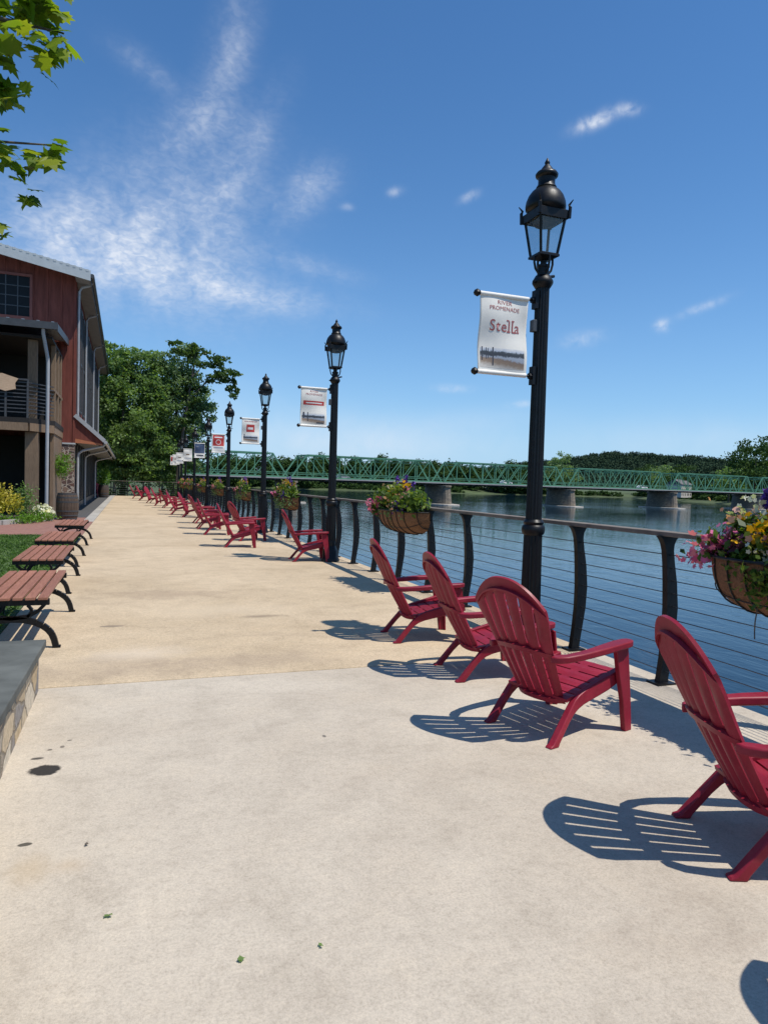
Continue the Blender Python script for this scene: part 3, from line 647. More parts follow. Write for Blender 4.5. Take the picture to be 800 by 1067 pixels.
def make_chair():
    t = thing('adirondack_chair', (0,0,0), 'x', 'chair', 'red adirondack chairs facing the river')
    def ob(name, me, bev=.004):
        o = bpy.data.objects.new(name, me); C.objects.link(o); o.parent = t
        if bev:
            m = o.modifiers.new('bevel', 'BEVEL'); m.width = bev; m.segments = 2; m.limit_method = 'ANGLE'; m.angle_limit = R(45)
        return o
    bk, _ = chair_back(); ob('backrest', bk, 0); ob('seat', chair_seat(), 0)
    for s in (-1,1):
        # armrest: swept in plan, hooked into the side of the back
        out = [(.235,-.36),(.275,-.345),(.315,-.29),(.343,-.18),(.357,-.03),(.358,.14),(.353,.25),(.34,.292),(.312,.308),(.28,.298),(.266,.265),(.264,.18),(.274,.05),(.282,-.06),(.28,-.17),(.262,-.26),(.228,-.315)]
        za = lambda p: .522 + .045*(p[1]+.35)/.7 + .008*math.sin((p[1]+.35)*4.0)
        a = MB(); a.prism([(s*x, y) for x, y in out], 'z', lambda p: za(p)-.028, lambda p: za(p)+.012)
        a.build('armrest', M['red'], t, bevel=.008, smooth=40)
        # front leg
        fl = [(.165,.53),(.285,.53),(.30,.40),(.322,.2),(.335,.02),(.335,0),(.272,0),(.266,.03),(.242,.2),(.2,.36)]
        b = MB(); b.prism(fl, 'x', lambda p: s*(.28+(.55-p[1])*.012), lambda p: s*(.312+(.55-p[1])*.02))
        b.prism([(.28,.525),(.303,.40),(.328,.2),(.338,.0),(.322,.0),(.31,.2),(.283,.4),(.26,.525)], 'x', lambda p: s*(.258+(.55-p[1])*.012), lambda p: s*(.2805+(.55-p[1])*.012))
        b.build('leg', M['red'], t, bevel=.005)
        # side rail sweeping down into the rear leg
        top = [(.30,.388),(.22,.372),(.08,.335),(-.05,.298),(-.11,.275),(-.15,.25),(-.18,.218),(-.25,.135),(-.32,.05),(-.345,.02),(-.368,.012),(-.372,0)]
        bot = [(-.300,0),(-.29,.02),(-.205,.125),(-.165,.165),(-.125,.192),(-.07,.212),(0,.228),(.08,.244),(.16,.266),(.24,.3),(.30,.34)]
        b = MB(); b.prism(top + bot, 'x', lambda p: s*(.222+max(0,.26-p[1])*.03), lambda p: s*(.262+max(0,.3-p[1])*.05+max(0,p[0]-.1)*.09))
        b.build('leg', M['red'], t, bevel=.009, smooth=35)
    return t
# (mid rear feet x, y, facing angle from +X in degrees)
CH = [(2.324,2.236,-20,'nearest red adirondack chair, cut by the right edge of the photo'),
 (2.245,3.612,16,'red adirondack chair whose whole back shows in front of the tall lamp post'),
 (2.41,4.975,-5,'red adirondack chair just past the fully shown one, its shadow across the slab joint'),
 (2.415,6.315,-6,'last of the four close red chairs, standing below the wide flower trough'),
 (2.92,13.0,-4,'lone red chair set against the foot of the banded banner lamp post'),
 (2.03,15.85,-8,'red chair farthest out on the walkway just past the lone chair'),
 (2.50,17.45,12,'red chair by the railing behind the one farthest out on the walkway'),
 (1.92,19.4,-6,'red chair third in the middle cluster, level with the small red square banner lamp'),
 (1.92,21.6,0,'red chair fourth in the middle cluster with its tall back seen edge on'),
 (2.05,24.3,4,'red chair at the far end of the middle cluster'),
 (1.95,28.0,-14,'red chair standing alone beside the red banner lamp, short of the far cluster'),
 (1.60,29.9,-10,'red chair starting the far cluster, nearest of that cluster'),
 (1.75,33.4,0,'red chair second in the far cluster beneath a small flower basket'),
 (1.55,36.4,6,'red chair third in the far cluster leaning the same way'),
 (1.25,39.2,-8,'red chair fourth in the far cluster by the paired flower baskets'),
 (1.0,43.0,-25,'red chair near the tree shade turned towards the camera'),
 (.55,47.5,-10,'red chair next to last before the end railing'),
 (.15,51.5,-5,'last red chair before the end railing under the trees'),
 (2.25,1.05,-14,'red chair outside the frame casting the corner shadow on pale concrete')]
c0 = make_chair()
for i, (x, y, a, lb) in enumerate(CH):
    fx, fy = math.cos(R(a)), math.sin(R(a)); loc = (x+.345*fx, y+.345*fy, 0 if y < 5 else -.004); rz = R(a-90)
    if i == 0: c0.location = loc; c0.rotation_euler.z = rz; c0['label'] = lb
    else: dup(c0, loc, rz, lb)
dup(c0, (-2.1,54.5,0), R(-150), 'red chair pulled up by the barn wall beside the far barrel')

# ------------------------------------------------------------------ flower troughs on the railing
def make_basket(loc, label, n, sc=1.0, big=False, Ln=1.2):
    t = thing('flower_basket', loc, label, 'flower basket', 'flower troughs hung on the railing')
    hl = Ln/2; D = .36; H = .36 if big else .33
    def P(s, a):                                   # s along -1..1, a 0 (top front) .. pi/2 (bottom back)
        k = max(0, 1-abs(s)**3.2)**(1/2.4); k = max(k, .04)
        return (-D*k*math.cos(a)**.8 if a < PI/2 else 0.0, s*hl, -H*(.35+.65*k)*math.sin(a)**.9 if a > 0 else 0.0)
    b = MB(); b.grid(lambda u, v_: P(-1+2*u, v_*PI/2), 28, 10)
    b.add([P(-1+2*i/28, PI/2) for i in range(29)] + [(0.001, (-1+2*i/28)*hl, 0) for i in range(29)], [(i, i+1, 30+i, 29+i) for i in range(28)])
    b.build('liner', M['coir'], t, smooth=60)
    f = MB(); ns = 9
    for i in range(ns):
        s = -.94 + 1.88*i/(ns-1); f.tube([Vector(P(s, a*PI/16))*1.0 + Vector((-.006,0,-.006)) for a in range(9)], .006, 5)
    f.tube([Vector(P(-1+2*i/24, 0)) + Vector((-.012,0,0)) for i in range(25)], .011, 6); f.tube([Vector(P(-.97+1.94*i/24, .75)) + Vector((-.008,0,-.006)) for i in range(25)], .004, 6)
    f.tube([(-.01,-hl,.005),(-.01,hl,.005)], .011, 6)
    for s in (-.6,.6): f.bar((.0,s*hl,-.1),(.0,s*hl,.12), .03, .008)
    f.build('frame', M['black'], t)
    # plants
    def around(n_, x0, x1, y0, y1, z0, z1, ns_=1):
        return np.stack([rng.uniform(x0,x1,n_), rng.uniform(y0,y1,n_), rng.uniform(z0,z1,n_)], 1)
    k = n; far = n < 1.2
    lob = [(-.17, y, .06+.05*math.sin(y*7), .19, .2, .14) for y in np.linspace(-hl*.85, hl*.85, 6)] + [(-.14, y, .18, .12, .16, .13) for y in np.linspace(-hl*.6, hl*.6, 4)]
    if not big: lob += [(-.2, y, .17, .2, .2, .17) for y in np.linspace(-hl*.8, hl*.85, 5)] + [(-.33, hl*.8, .0, .1, .16, .12)]
    leafmesh('foliage', blob_pts(lob, 900*k, .8, .35), .07 if big else .085, M['bk_leaf'], t, aspect=.55)
    leafmesh('lime_foliage', blob_pts([(-.2, hl*.1, .14, .14, .22, .13), (-.12, -hl*.55, .17, .1, .16, .11)] + ([] if big else [(-.2, 0, .3, .16, .3, .13), (-.1, -hl*.8, .15, .12, .16, .14)]), 800*k, .8, .4), .06, M['lime'], t, aspect=.5)
    # trailing greenery spilling over the front
    tr = [(-.36, hl*.05, -.12, .06, .2, .14), (-.34, -hl*.4, -.05, .08, .16, .12)] * int(big) + [(-.33, -hl*.15, -.07, .07, .17, .13), (-.30, hl*.4, -.02, .08, .14, .08), (-.24, -hl*.62, -.05, .08, .12, .11)]
    if far: tr += [(-.34, y, -.16, .08, .2, .16) for y in (-hl*.6, 0, hl*.6)] + [(-.2, -hl*.9, -.14, .14, .08, .14)]
    leafmesh('trailing_leaves', blob_pts(tr, 1500*k, .8, .4), .05, M['tree_grey'] if not big else M['bk_leaf'], t, aspect=.6)
    leafmesh('plum_foliage', blob_pts([(-.25, hl*.55, .07, .1, .13, .1), (-.28, -hl*.4, .03, .09, .12, .08)], 700*k, .8, .4), .07, M['plum'], t, aspect=.45)
    def blooms(name, mat, cen, cnt, spread, size, star=True, flat=.0):
        pts = []
        for c in cen: pts.append(np.array(c) + rng.normal(0,1,(cnt,3))*np.array(spread))
        leafmesh(name, np.concatenate(pts), size, mat, t, flat=flat, star=star)
    q = int(22*max(k, 1.7))
    blooms('pink_blossoms', M['fl_pink'], [(-.27,hl*.78,.07),(-.25,hl*.6,.12),(-.12,-hl*.1,.30),(-.3,hl*.92,0)] + ([] if big else [(-.33,hl*.9,.08),(-.3,hl*.6,.12)]), q, (.05,.07,.04), .05)
    blooms('golden_blossoms', M['fl_yellow'], [(-.22,hl*.28,.2),(-.25,hl*.12,.16)] + ([] if big else [(-.15,hl*.1,.36),(-.12,-hl*.2,.33)]), q if big else q//2, (.05,.07,.04), .052)
    blooms('peach_blossoms', M['fl_peach'], [(-.16,hl*.62,.28),(-.2,-hl*.3,.22),(-.3,-hl*.1,.1)], q//2, (.06,.08,.04), .046)
    blooms('white_blossoms', M['fl_white'], [(-.15,hl*.5,.34),(-.28,hl*.05,.06),(-.2,-hl*.7,.12)], q//2, (.035,.06,.05), .036)
    sp = []
    for y, z in ((hl*.36,.36),(hl*.30,.42),(-hl*.06,.38),(-hl*.14,.43),(-hl*.5,.34)):
        zz = np.linspace(0,1,int(26*k)+10); sp.append(np.stack([-.12+rng.normal(0,.012,len(zz)), y+rng.normal(0,.012,len(zz)), z-.12+zz*.2], 1))
    sp.append(np.array([-.28,-hl*.45,.05]) + rng.normal(0,1,(q*2,3))*np.array([.04,.08,.05]))
    leafmesh('purple_blossoms', np.concatenate(sp), .034, M['fl_purple'], t, star=True)
    if big:
        g = MB()
        pts = np.concatenate([np.array(c) + rng.normal(0,1,(10,3))*np.array((.05,.07,.04)) for c in ((-.235,hl*.28,.205),(-.265,hl*.12,.165))])
        for p in pts: g.lathe([(.003,-.006),(.010,0),(.003,.008)], 6, c=p)
        g.build('flower_eyes', M['eye'], t)
        w_ = MB(); w_.tube([(-.3,hl*.15,-.28),(-.32,hl*.14,-.36),(-.3,hl*.17,-.42),(-.33,hl*.12,-.46)], .004, 5); w_.build('stray_stem', M['trunk'], t)
    return t
BK = [((3.86,3.02,1.10), 'largest flower trough at the right edge with golden and pink flowers over brown coir', 2.2, True),
 ((3.86,9.4,1.13), 'wide flower trough on the railing above the last close red chair', 1.3, False),
 ((3.86,17.1,1.12), 'flower trough left of the banded banner lamp post, above the lone red chair', 1.0, False),
 ((3.86,24.2,1.12), 'flower trough above the chair backs left of the small red square banner lamp', .8, False),
 ((3.86,31.5,1.10), 'small flower trough just past the red banner lamp', .6, False),
 ((3.86,38.6,1.10), 'small flower trough past the dark blue banner lamp', .5, False),
 ((3.86,45.2,1.10), 'small flower trough below the pale banner by the tree', .4, False),
 ((3.86,48.8,1.10), 'tiny flower trough under the tree, last but one along the railing', .4, False),
 ((3.8,53.6,1.10), 'last tiny flower trough near the end railing', .4, False)]
for i, (loc, lb, n, big) in enumerate(BK): make_basket(loc, lb, n, big=big, Ln=1.5 if i == 1 else 1.2)

# ------------------------------------------------------------------ benches
def make_bench():
    t = thing('slatted_bench', (0,0,0), 'x', 'bench', 'backless slatted benches beside the walkway')
    hl = .92; ns = 6; wtot = .56; g = .02; sw = (wtot-g*(ns-1))/ns
    b = MB()
    for i in range(ns):
        x = -wtot/2 + i*(sw+g); b.box(x, x+sw, -hl, hl, .425, .45)
    b.build('seat', M['bench'], t, bevel=.004)
    for y in (-hl+.07, hl-.07):
        e = MB(); T = .045
        def ribbon(pts, h):
            for p, q in zip(pts[:-1], pts[1:]): e.bar((p[0],y,p[1]),(q[0],y,q[1]), T, h)
        e.box(-wtot/2-.01, wtot/2+.01, y-.03, y+.03, .375, .4245)
        ribbon([( -.25,.375),(-.2,.32),(-.12,.275),(0,.262),(.12,.275),(.2,.32),(.25,.375)], .028)
        arch = [(.335*math.cos(a), .255*math.sin(a)**.8) for a in [PI*k/16 for k in range(17)]]
        ribbon([(-.345,0)] + arch[::-1][1:-1] + [(.345,0)], .05)
        for s in (-1,1): e.box(s*.352-.03, s*.352+.03, y-.026, y+.026, 0, .014); ribbon([(s*.12,.275),(s*.155,.33),(s*.12,.375)], .022)
        e.build('leg_frame', M['black'], t, smooth=50)
    e = MB(); e.box(-.03,.03,-hl+.1,hl-.1,.39,.4245); e.build('stretcher', M['black'], t)
    return t
bn = make_bench()
BN = [(-.93,7.43,'nearest slatted bench with sunlit reddish slats past the stone wall end'), (-1.06,10.4,'slatted bench second from the stone wall, beside the lawn'),
 (-1.14,13.2,'slatted bench third from the stone wall, partly behind the second'), (-1.2,17.0,'farthest slatted bench, just before the brick paving and barrel')]
for i, (x, y, lb) in enumerate(BN):
    if i == 0: bn.location = (x,y,0); bn['label'] = lb
    else: dup(bn, (x,y,0), 0, lb)

# ------------------------------------------------------------------ low stone wall with slate cap
t = thing('stone_wall', (-1.0,2,0), 'low tan stone wall with bluestone slab cap at the lower left', 'wall')
rise = lambda p: (3.3-p[1])*.03 if p[1] > 0 else .099
b = MB(); b.prism([(-.45,-8),(.424,-8),(.424,0),(.424,3.27),(-.45,3.27),(-.45,0)], 'z', -.05, lambda p: .291+rise(p)); b.build('stonework', M['rubble'], t, bevel=.012)
b = MB(); b.prism([(-.5,-8),(.464,-8),(.464,0),(.464,.9),(-.5,.9),(-.5,0)], 'z', lambda p: .293+rise(p), lambda p: .346+rise(p)); b.prism([(-.5,.906),(.465,.906),(.465,3.31),(-.5,3.31)], 'z', lambda p: .293+rise(p), lambda p: .347+rise(p)); b.build('cap', M['slate'], t, bevel=.006)

# ------------------------------------------------------------------ barrel
def make_barrel(loc, label, r=.36, h=.9):
    t = thing('wooden_barrel', loc, label, 'barrel', None)
    n = 22; b = MB()
    for k in range(n):
        a0 = 2*PI*(k+.04)/n; a1 = 2*PI*(k+.96)/n; vs = []
        for j in range(9):
            z = j/8; rr = r*(.82+.18*math.sin(PI*z)**.8)
            vs += [(rr*math.cos(a0), rr*math.sin(a0), z*h), (rr*math.cos(a1), rr*math.sin(a1), z*h)]
        b.add(vs, [(2*j, 2*j+1, 2*j+3, 2*j+2) for j in range(8)])
    b.lathe([(r*.8,.03),(r*.9,.3*h),(r*.985,.5*h),(r*.9,.7*h),(r*.8,h-.035)], n)
    b.build('staves', M['oak'], t)
    for z in (.035,.17,.33,.67,.83,.965):
        rr = r*(.82+.18*math.sin(PI*z)**.8)+.004; hh = .022
        q = MB(); q.lathe([(rr-.01,z*h-hh),(rr,z*h-hh),(rr,z*h+hh),(rr-.01,z*h+hh)], 26); q.build('hoop', M['darkmetal'], t, smooth=40)
    return t
make_barrel((-1.98,25.6,-.002), 'dark weathered wooden barrel standing at the corner of the barn')
make_barrel((-1.75,52.5,-.002), 'far wooden barrel used as a planter beside the barn wall')
pl = thing('potted_plant', (-1.75,52.5,.88), 'bushy green plant growing out of the far barrel', 'plant')
leafmesh('foliage', blob_pts([(0,0,.4,.45,.45,.45),(.1,0,.8,.3,.3,.4)], 500, .8), .2, M['fern'], pl, aspect=.2)

# ------------------------------------------------------------------ red barn building
bd = thing('barn_building', (-2.2,31.6,0), 'red board and batten barn building with grey metal roof and covered porch', 'building', rz=.006)
WX = -13; LY = 27.0                                      # facade runs to local x=WX, the side runs to local y=LY
roofz = lambda x: 9.72 - x*.19                           # gable slope, rising to the left
# front gable and side wall
b = MB(); b.prism([(0,2.8),(0,roofz(0)),(WX/2,roofz(WX/2)),(WX,roofz(0)),(WX,2.8)], 'y', 0, .25)
for k in range(24):
    x = -.03-.52*k
    zt_ = roofz(max(x, WX-x)) - .05
    if x > WX and not -5.75 < x < -1.65: b.box(x-.045, x+.025, -.03, 0, 2.8, zt_)
    elif x > WX: b.box(x-.045, x+.025, -.03, 0, 2.8, 7.68); b.box(x-.045, x+.025, -.03, 0, 9.56, zt_)
b.build('wall', M['barn'], bd)
b = MB(); b.box(-.25,0,.2505,LY,3.4,roofz(0)-.02)
y = .6
b.box(-.02,.025,.0,.12,2.85,9.6)
b.build('wall', M['barn'], bd)
for y0, z0, z1 in [(.7+2.1*k, 4.35, 9.0) for k in range(12)]:
    f = MB(); f.box(.0,.05,y0,y0+1.15,z0,z0+.1); f.box(0,.05,y0,y0+1.15,z1-.1,z1); f.box(0,.05,y0,y0+.1,z0+.1,z1-.1); f.box(0,.05,y0+1.05,y0+1.15,z0+.1,z1-.1); f.box(0,.045,y0+.1,y0+1.05,6.5,6.62); f.box(0,.045,y0+.55,y0+.6,z0+.1,6.5); f.box(0,.045,y0+.55,y0+.6,6.62,z1-.1)
    w_ = f.build('window', M['darkmetal'], bd); MB().box(.003,.02,y0+.1,y0+1.05,z0+.1,z1-.1).build('pane', M['winglass'], w_)
# gable window with muntins
f = MB(); x0, x1, z0, z1 = -5.6,-1.72,7.85,9.45
f.box(x0-.12,x1+.12,-.09,0,z0-.16,z0-.003); f.box(x0-.1,x1+.1,-.07,0,z1,z1+.1); f.box(x1,x1+.1,-.07,0,z0,z1); f.box(x0-.1,x0,-.07,0,z0,z1)
wn = f.build('window', M['trimred'], bd); MB().box(x0,x1,-.02,-.004,z0,z1).build('pane', M['winglass'], wn)
q = MB()
for k in range(1,9): q.box(x0+(x1-x0)*k/9-.02, x0+(x1-x0)*k/9+.02, -.045,-.021,z0,z1)
for k in range(1,4): q.box(x0,x1,-.043,-.0205,z0+(z1-z0)*k/4-.018,z0+(z1-z0)*k/4+.018)
q.build('muntins', M['darkmetal'], wn)
# roof with overhangs: ribs, fascia boards, soffit
OV = .55; FR = -.75
b = MB(); rp = [(OV,roofz(OV)),(WX/2,roofz(WX/2)),(WX-OV,roofz(OV)),(WX-OV,roofz(OV)+.12),(WX/2,roofz(WX/2)+.12),(OV,roofz(OV)+.12)]
b.prism(rp, 'y', FR, LY+.5)
for k in range(60):
    yy = FR+.1+k*.46
    if yy < LY+.4:
        b.bar((OV-.02,yy,roofz(OV)+.14),(WX/2,yy,roofz(WX/2)+.14), .04, .06)
for k in range(30):
    pass
rf = b.build('roof', M['roofmetal'], bd)
b = MB(); b.prism([(OV+.02,roofz(OV)-.22),(WX/2,roofz(WX/2)-.22),(WX/2,roofz(WX/2)+.19),(OV+.02,roofz(OV)+.19)], 'y', FR-.05, FR-.003); b.build('fascia', M['fascia'], rf)
b = MB()
for k in range(26): x = OV - .1 - k*.24; b.box(x-.05,x+.05,FR-.06,FR+.4,roofz(x)+.121,roofz(x)+.205)
b.build('roof_edge_ribs', M['fascia'], rf)
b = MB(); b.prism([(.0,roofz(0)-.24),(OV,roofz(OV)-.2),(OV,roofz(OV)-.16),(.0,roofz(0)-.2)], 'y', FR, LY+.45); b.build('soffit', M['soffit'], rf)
b = MB(); b.tube([(OV+.08,FR-.04,roofz(OV)-.02),(OV+.08,LY+.5,roofz(OV)-.02)], .085, 10); b.box(OV-.003,OV+.03,FR-.02,LY+.5,roofz(OV)-.2,roofz(OV)+.08); b.build('gutter', M['darkmetal'], rf, smooth=40)
for yd in (.12,5.9,14.5,22.5):
    z0 = 3.98 if yd > 1 else .05
    MB().tube([(OV+.05,yd,roofz(OV)-.08),(OV-.05,yd,roofz(OV)-.2),(.2,yd,roofz(OV)-.32),(.1,yd,roofz(OV)-.5),(.1,yd,4.02),(.1,yd,3.98)], .052, 8).build('downspout', M['gutter'], bd, smooth=60)
# stone base of the corner and the lower glazed side
b = MB(); b.box(-.66,.0,-.02,.45,-.1,2.78); b.build('stone_pier', M['redstone'], bd)
MB().box(-.7,.03,-.06,.5,2.785,2.845).build('stone_coping', M['fascia'], bd)
MB().box(-3.2,-.661,.03,.25,-.1,2.8).build('wall', M['porch_shade'], bd)
b = MB(); b.box(-.3,-.12,.4505,LY,-.1,3.39); b.build('shopfront', M['pent_glass'], bd)
b = MB()
for k in range(14): yy = .9+k*1.95; b.box(-.12,-.06,yy,yy+.14,0,3.0)
b.box(-.12,-.05,.46,LY,0,.25); b.build('shopfront_frame', M['darkmetal'], bd)
# pent roof along the side
ps = [(0,3.92),(1.12,2.92),(1.12,2.98),(0,4.0)]
pr = MB().prism([(0.003,3.93),(1.14,2.93),(1.14,2.99),(0.003,4.01)], 'y', -.02, LY+.2).build('pent_roof', M['roofmetal'], bd)
MB().prism([(.003,3.92),(1.08,2.975),(1.08,2.86),(.003,3.05)], 'y', .03, .08).build('pent_end_board', M['barn'], pr)
MB().prism([(.003,3.04),(1.08,2.855),(1.08,2.80),(.003,2.86)], 'y', .02, .09).build('pent_end_trim', M['rust'], pr)
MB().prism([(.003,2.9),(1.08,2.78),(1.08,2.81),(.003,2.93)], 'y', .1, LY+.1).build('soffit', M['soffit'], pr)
MB().bar((.0,-.04,4.0),(1.16,-.04,2.985), .05, .16).build('fascia', M['gutter'], pr)
MB().tube([(1.2,-.06,2.93),(1.2,LY+.2,2.93)], .075, 8).build('gutter', M['gutter'], pr, smooth=40)
for yd in (.25,5.8,18):
    MB().tube([(1.18,yd,2.88),(1.1,yd,2.78),(.3,yd,2.55),(.14,yd,2.42),(.12,yd,2.2),(.12,yd,.05)], .052, 8).build('downspout', M['gutter'], pr, smooth=60)
# covered porch in front of the gable
pc = thing('porch', (0,0,0), None, None); pc.parent = bd
YF = -4.6; XR = -.42
pz = lambda y: 7.0 + y*.075
b = MB(); b.prism([(YF-.35,pz(YF-.35)),(-.04,pz(-.04)),(-.04,pz(-.04)+.1),(YF-.35,pz(YF-.35)+.1)], 'x', WX, XR+.12)
for k in range(26):
    x = XR+.1-.1-k*.46
    if x > WX: b.bar((x,YF-.37,pz(YF-.37)+.12),(x,-.05,pz(-.05)+.12), .09, .07)
b.build('porch_roof', M['roofmetal'], pc)
MB().box(WX,XR+.15,YF-.42,YF-.352,pz(YF)-.14,pz(YF)+.1).build('gutter', M['darkmetal'], pc)
MB().prism([(YF-.35,pz(YF-.35)-.17),(-.06,pz(0)-.17),(-.06,pz(0)+.09),(YF-.35,pz(YF-.35)+.09)], 'x', XR+.121, XR+.17).build('fascia', M['darkmetal'], pc)
MB().box(WX,XR-.05,YF+.1,-.06,6.25,6.35).build('ceiling', M['porch_shade'], pc)
MB().box(WX,-1.0,-.30,-.06,3.45,6.24).build('inner_wall', M['porch_shade'], pc)  # covers the red gable wall, its porch shade painted in as near-black
MB().box(WX,-.75,-.28,-.04,-.05,3.0).build('inner_wall', M['porch_shade'], pc)
b = MB(); b.prism([(WX,YF),(XR-.75,YF),(XR,YF+.9),(XR,-.05),(WX,-.05)], 'z', 3.28, 3.45); b.build('porch_floor', M['porch_shade'], pc)
b = MB(); b.box(WX,XR-.78,YF-.04,YF+.16,3.0,3.277); b.bar((XR-.79,YF+.06,3.14),(XR-.1,YF+.93,3.14), .2, .276); b.bar((XR-.1,YF+.95,3.14),(XR-.1,-.1,3.14), .16, .276); b.build('edge_beam', M['timber'], pc)
def tpost(x, y, z0, z1, w_=.3): MB().box(x-w_/2,x+w_/2,y-w_/2,y+w_/2,z0,z1).build('porch_post', M['timber'], pc, bevel=.02)
tpost(-1.12,-4.1,-.05,2.99,.42); tpost(-1.12,-4.1,3.452,6.24,.3); tpost(-5.3,-4.2,-.05,2.99,.4); tpost(-5.3,-4.2,3.452,6.24,.3)
for yy in (-3.2,-1.9,-.7): tpost(XR-.12,yy,3.452,6.3,.17)
MB().prism([(-4.1+.2,2.3),(-3.3,2.98),(-3.5,2.98),(-4.1+.2,2.55)], 'x', -1.2,-1.0).build('brace', M['timber'], pc)
b = MB(); b.box(XR-.16,XR-.04,-3.6,-.1,4.55,4.65); b.box(XR-.17,XR-.05,-3.55,-.1,-.05,2.99); b.build('side_boards', M['timber'], pc)
b = MB()
for k in range(9): b.box(WX,XR-.8,YF+.05,YF+.075,3.62+k*.13,3.655+k*.13)
for k in range(9): b.bar((XR-.8,YF+.06,3.637+k*.13),(XR-.06,YF+.94,3.637+k*.13), .025, .035)
for x in (-5.4,-4.2,-3.0,-1.9,XR-.8): b.box(x-.03,x+.03,YF+.02,YF+.1,3.452,4.8)
b.box(WX,XR-.8,YF+.0,YF+.12,4.74,4.80); b.build('porch_railing', M['greybars'], pc)
MB().tube([(-.72,YF-.3,pz(YF)-.1),(-.72,YF-.27,pz(YF)-.3),(-.62,YF+.1,pz(YF)-1.0),(-.6,YF+.12,pz(YF)-1.2),(-.6,YF+.12,.0)], .06, 8).build('downspout', M['gutter'], pc, smooth=60)
b = MB(); b.prism([(-2.5,4.5),(-1.9,4.33),(-1.58,4.42),(-1.6,4.62),(-1.5,4.78),(-2.0,4.93),(-2.3,4.9)], 'y', YF-.06, YF-.03); tag(b.build('wooden_plaque', M['rust'], None), 'pale wooden plaque with an uneven outline on the porch railing', 'sign')
pq = bpy.data.objects['wooden_plaque']; pq.matrix_world = Matrix.Translation((-2.2,31.6,0)) @ Matrix.Rotation(.006,4,'Z'); pq.data.materials[0] = M['plaque']
fr = thing('hanging_fern', (-2.45,28.9,1.95), 'bright green hanging fern by the barn stone pier', 'hanging plant')
leafmesh('foliage', blob_pts([(0,0,0,.42,.42,.35),(0,0,-.3,.3,.3,.3)], 900, .9, .3), .2, M['fern'], fr, aspect=.14)
MB().lathe([(.08,-.12),(.16,0),(.17,.02)], 12).build('pot', M['darkmetal'], fr); MB().tube([(0,0,0),(0,0,.9)], .006, 5).build('hanger', M['darkmetal'], fr)

# ------------------------------------------------------------------ flower bed by the porch
b = MB(); b.prism([(-9,20.6),(-3.5,22.7),(-2.5,25.0),(-2.5,26.8),(-9,26.8)], 'z', -.2, .06); struct(b.build('flower_bed_soil', M['mulch']))
b = MB(); kp = [(-9,20.5),(-3.5,22.6),(-2.45,25.0),(-2.42,26.6)]
for p, q_ in zip(kp[:-1], kp[1:]): b.bar((p[0],p[1],.05),(q_[0],q_[1],.05), .14, .16)
struct(b.build('bed_kerb', M['kerbconc']))
def shrub(name, label, lobes, dens, size, mat, cat='shrub', aspect=.5):
    c = lobes[0]; t_ = thing(name, (c[0],c[1],.05), label, cat)
    leafmesh('foliage', blob_pts([(l[0]-c[0], l[1]-c[1], l[2]-.05, *l[3:]) for l in lobes], dens, .7, .3), size, mat, t_, aspect=aspect)
    MB().tube([(0,0,-.1),(.02,0,c[2])], .03, 6).build('stem', M['trunk'], t_); return t_
shrub('yellow_shrub', 'yellow leaved shrub in the flower bed beside the porch', [(-3.75,23.6,.75,.5,.5,.42),(-3.35,23.9,.55,.3,.35,.3),(-4.1,23.4,.6,.5,.5,.45)], 800, .12, M['yshrub'])
shrub('green_shrub', 'rounded dark green shrub in front of the porch post', [(-3.22,25.3,.72,.36,.4,.52),(-3.35,25.2,.4,.4,.4,.4)], 900, .09, M['tree_mid'])
b_ = leafmesh('ground_cover', blob_pts([(-3.0+.12*k,23.3+.35*k,.13,.35,.3,.17) for k in range(5)] + [(-3.6,23.1,.12,.4,.3,.15)], 700, .8, .3), .11, M['fern'], aspect=.4)
tag(b_, 'low bright green ground cover along the flower bed kerb', 'plants', kind='stuff')
t_ = thing('white_flowers', (-2.68,25.2,.05), 'white flowering plant at the corner of the flower bed', 'flowers')
leafmesh('leaves', blob_pts([(0,0,.2,.3,.35,.2)], 600, .8, .3), .1, M['tree_mid'], t_); leafmesh('blossoms', blob_pts([(0,0,.27,.34,.4,.22),(.08,-.3,.2,.2,.2,.15)], 420, .5, .3), .11, M['fl_white'], t_, star=True)
t_ = thing('flower_pot', (-3.72,22.05,0), 'dark pot of blue flowers at the left edge by the bed kerb', 'flower pot')
MB().lathe([(.13,0),(.17,.28),(.19,.3),(.17,.31),(.1,.3)], 16).build('pot', M['darkmetal'], t_); leafmesh('leaves', blob_pts([(0,0,.38,.2,.2,.12)], 900, .8), .07, M['tree_mid'], t_); leafmesh('blossoms', blob_pts([(0,0,.42,.2,.2,.12)], 500, .5), .06, M['fl_purple'], t_, star=True)

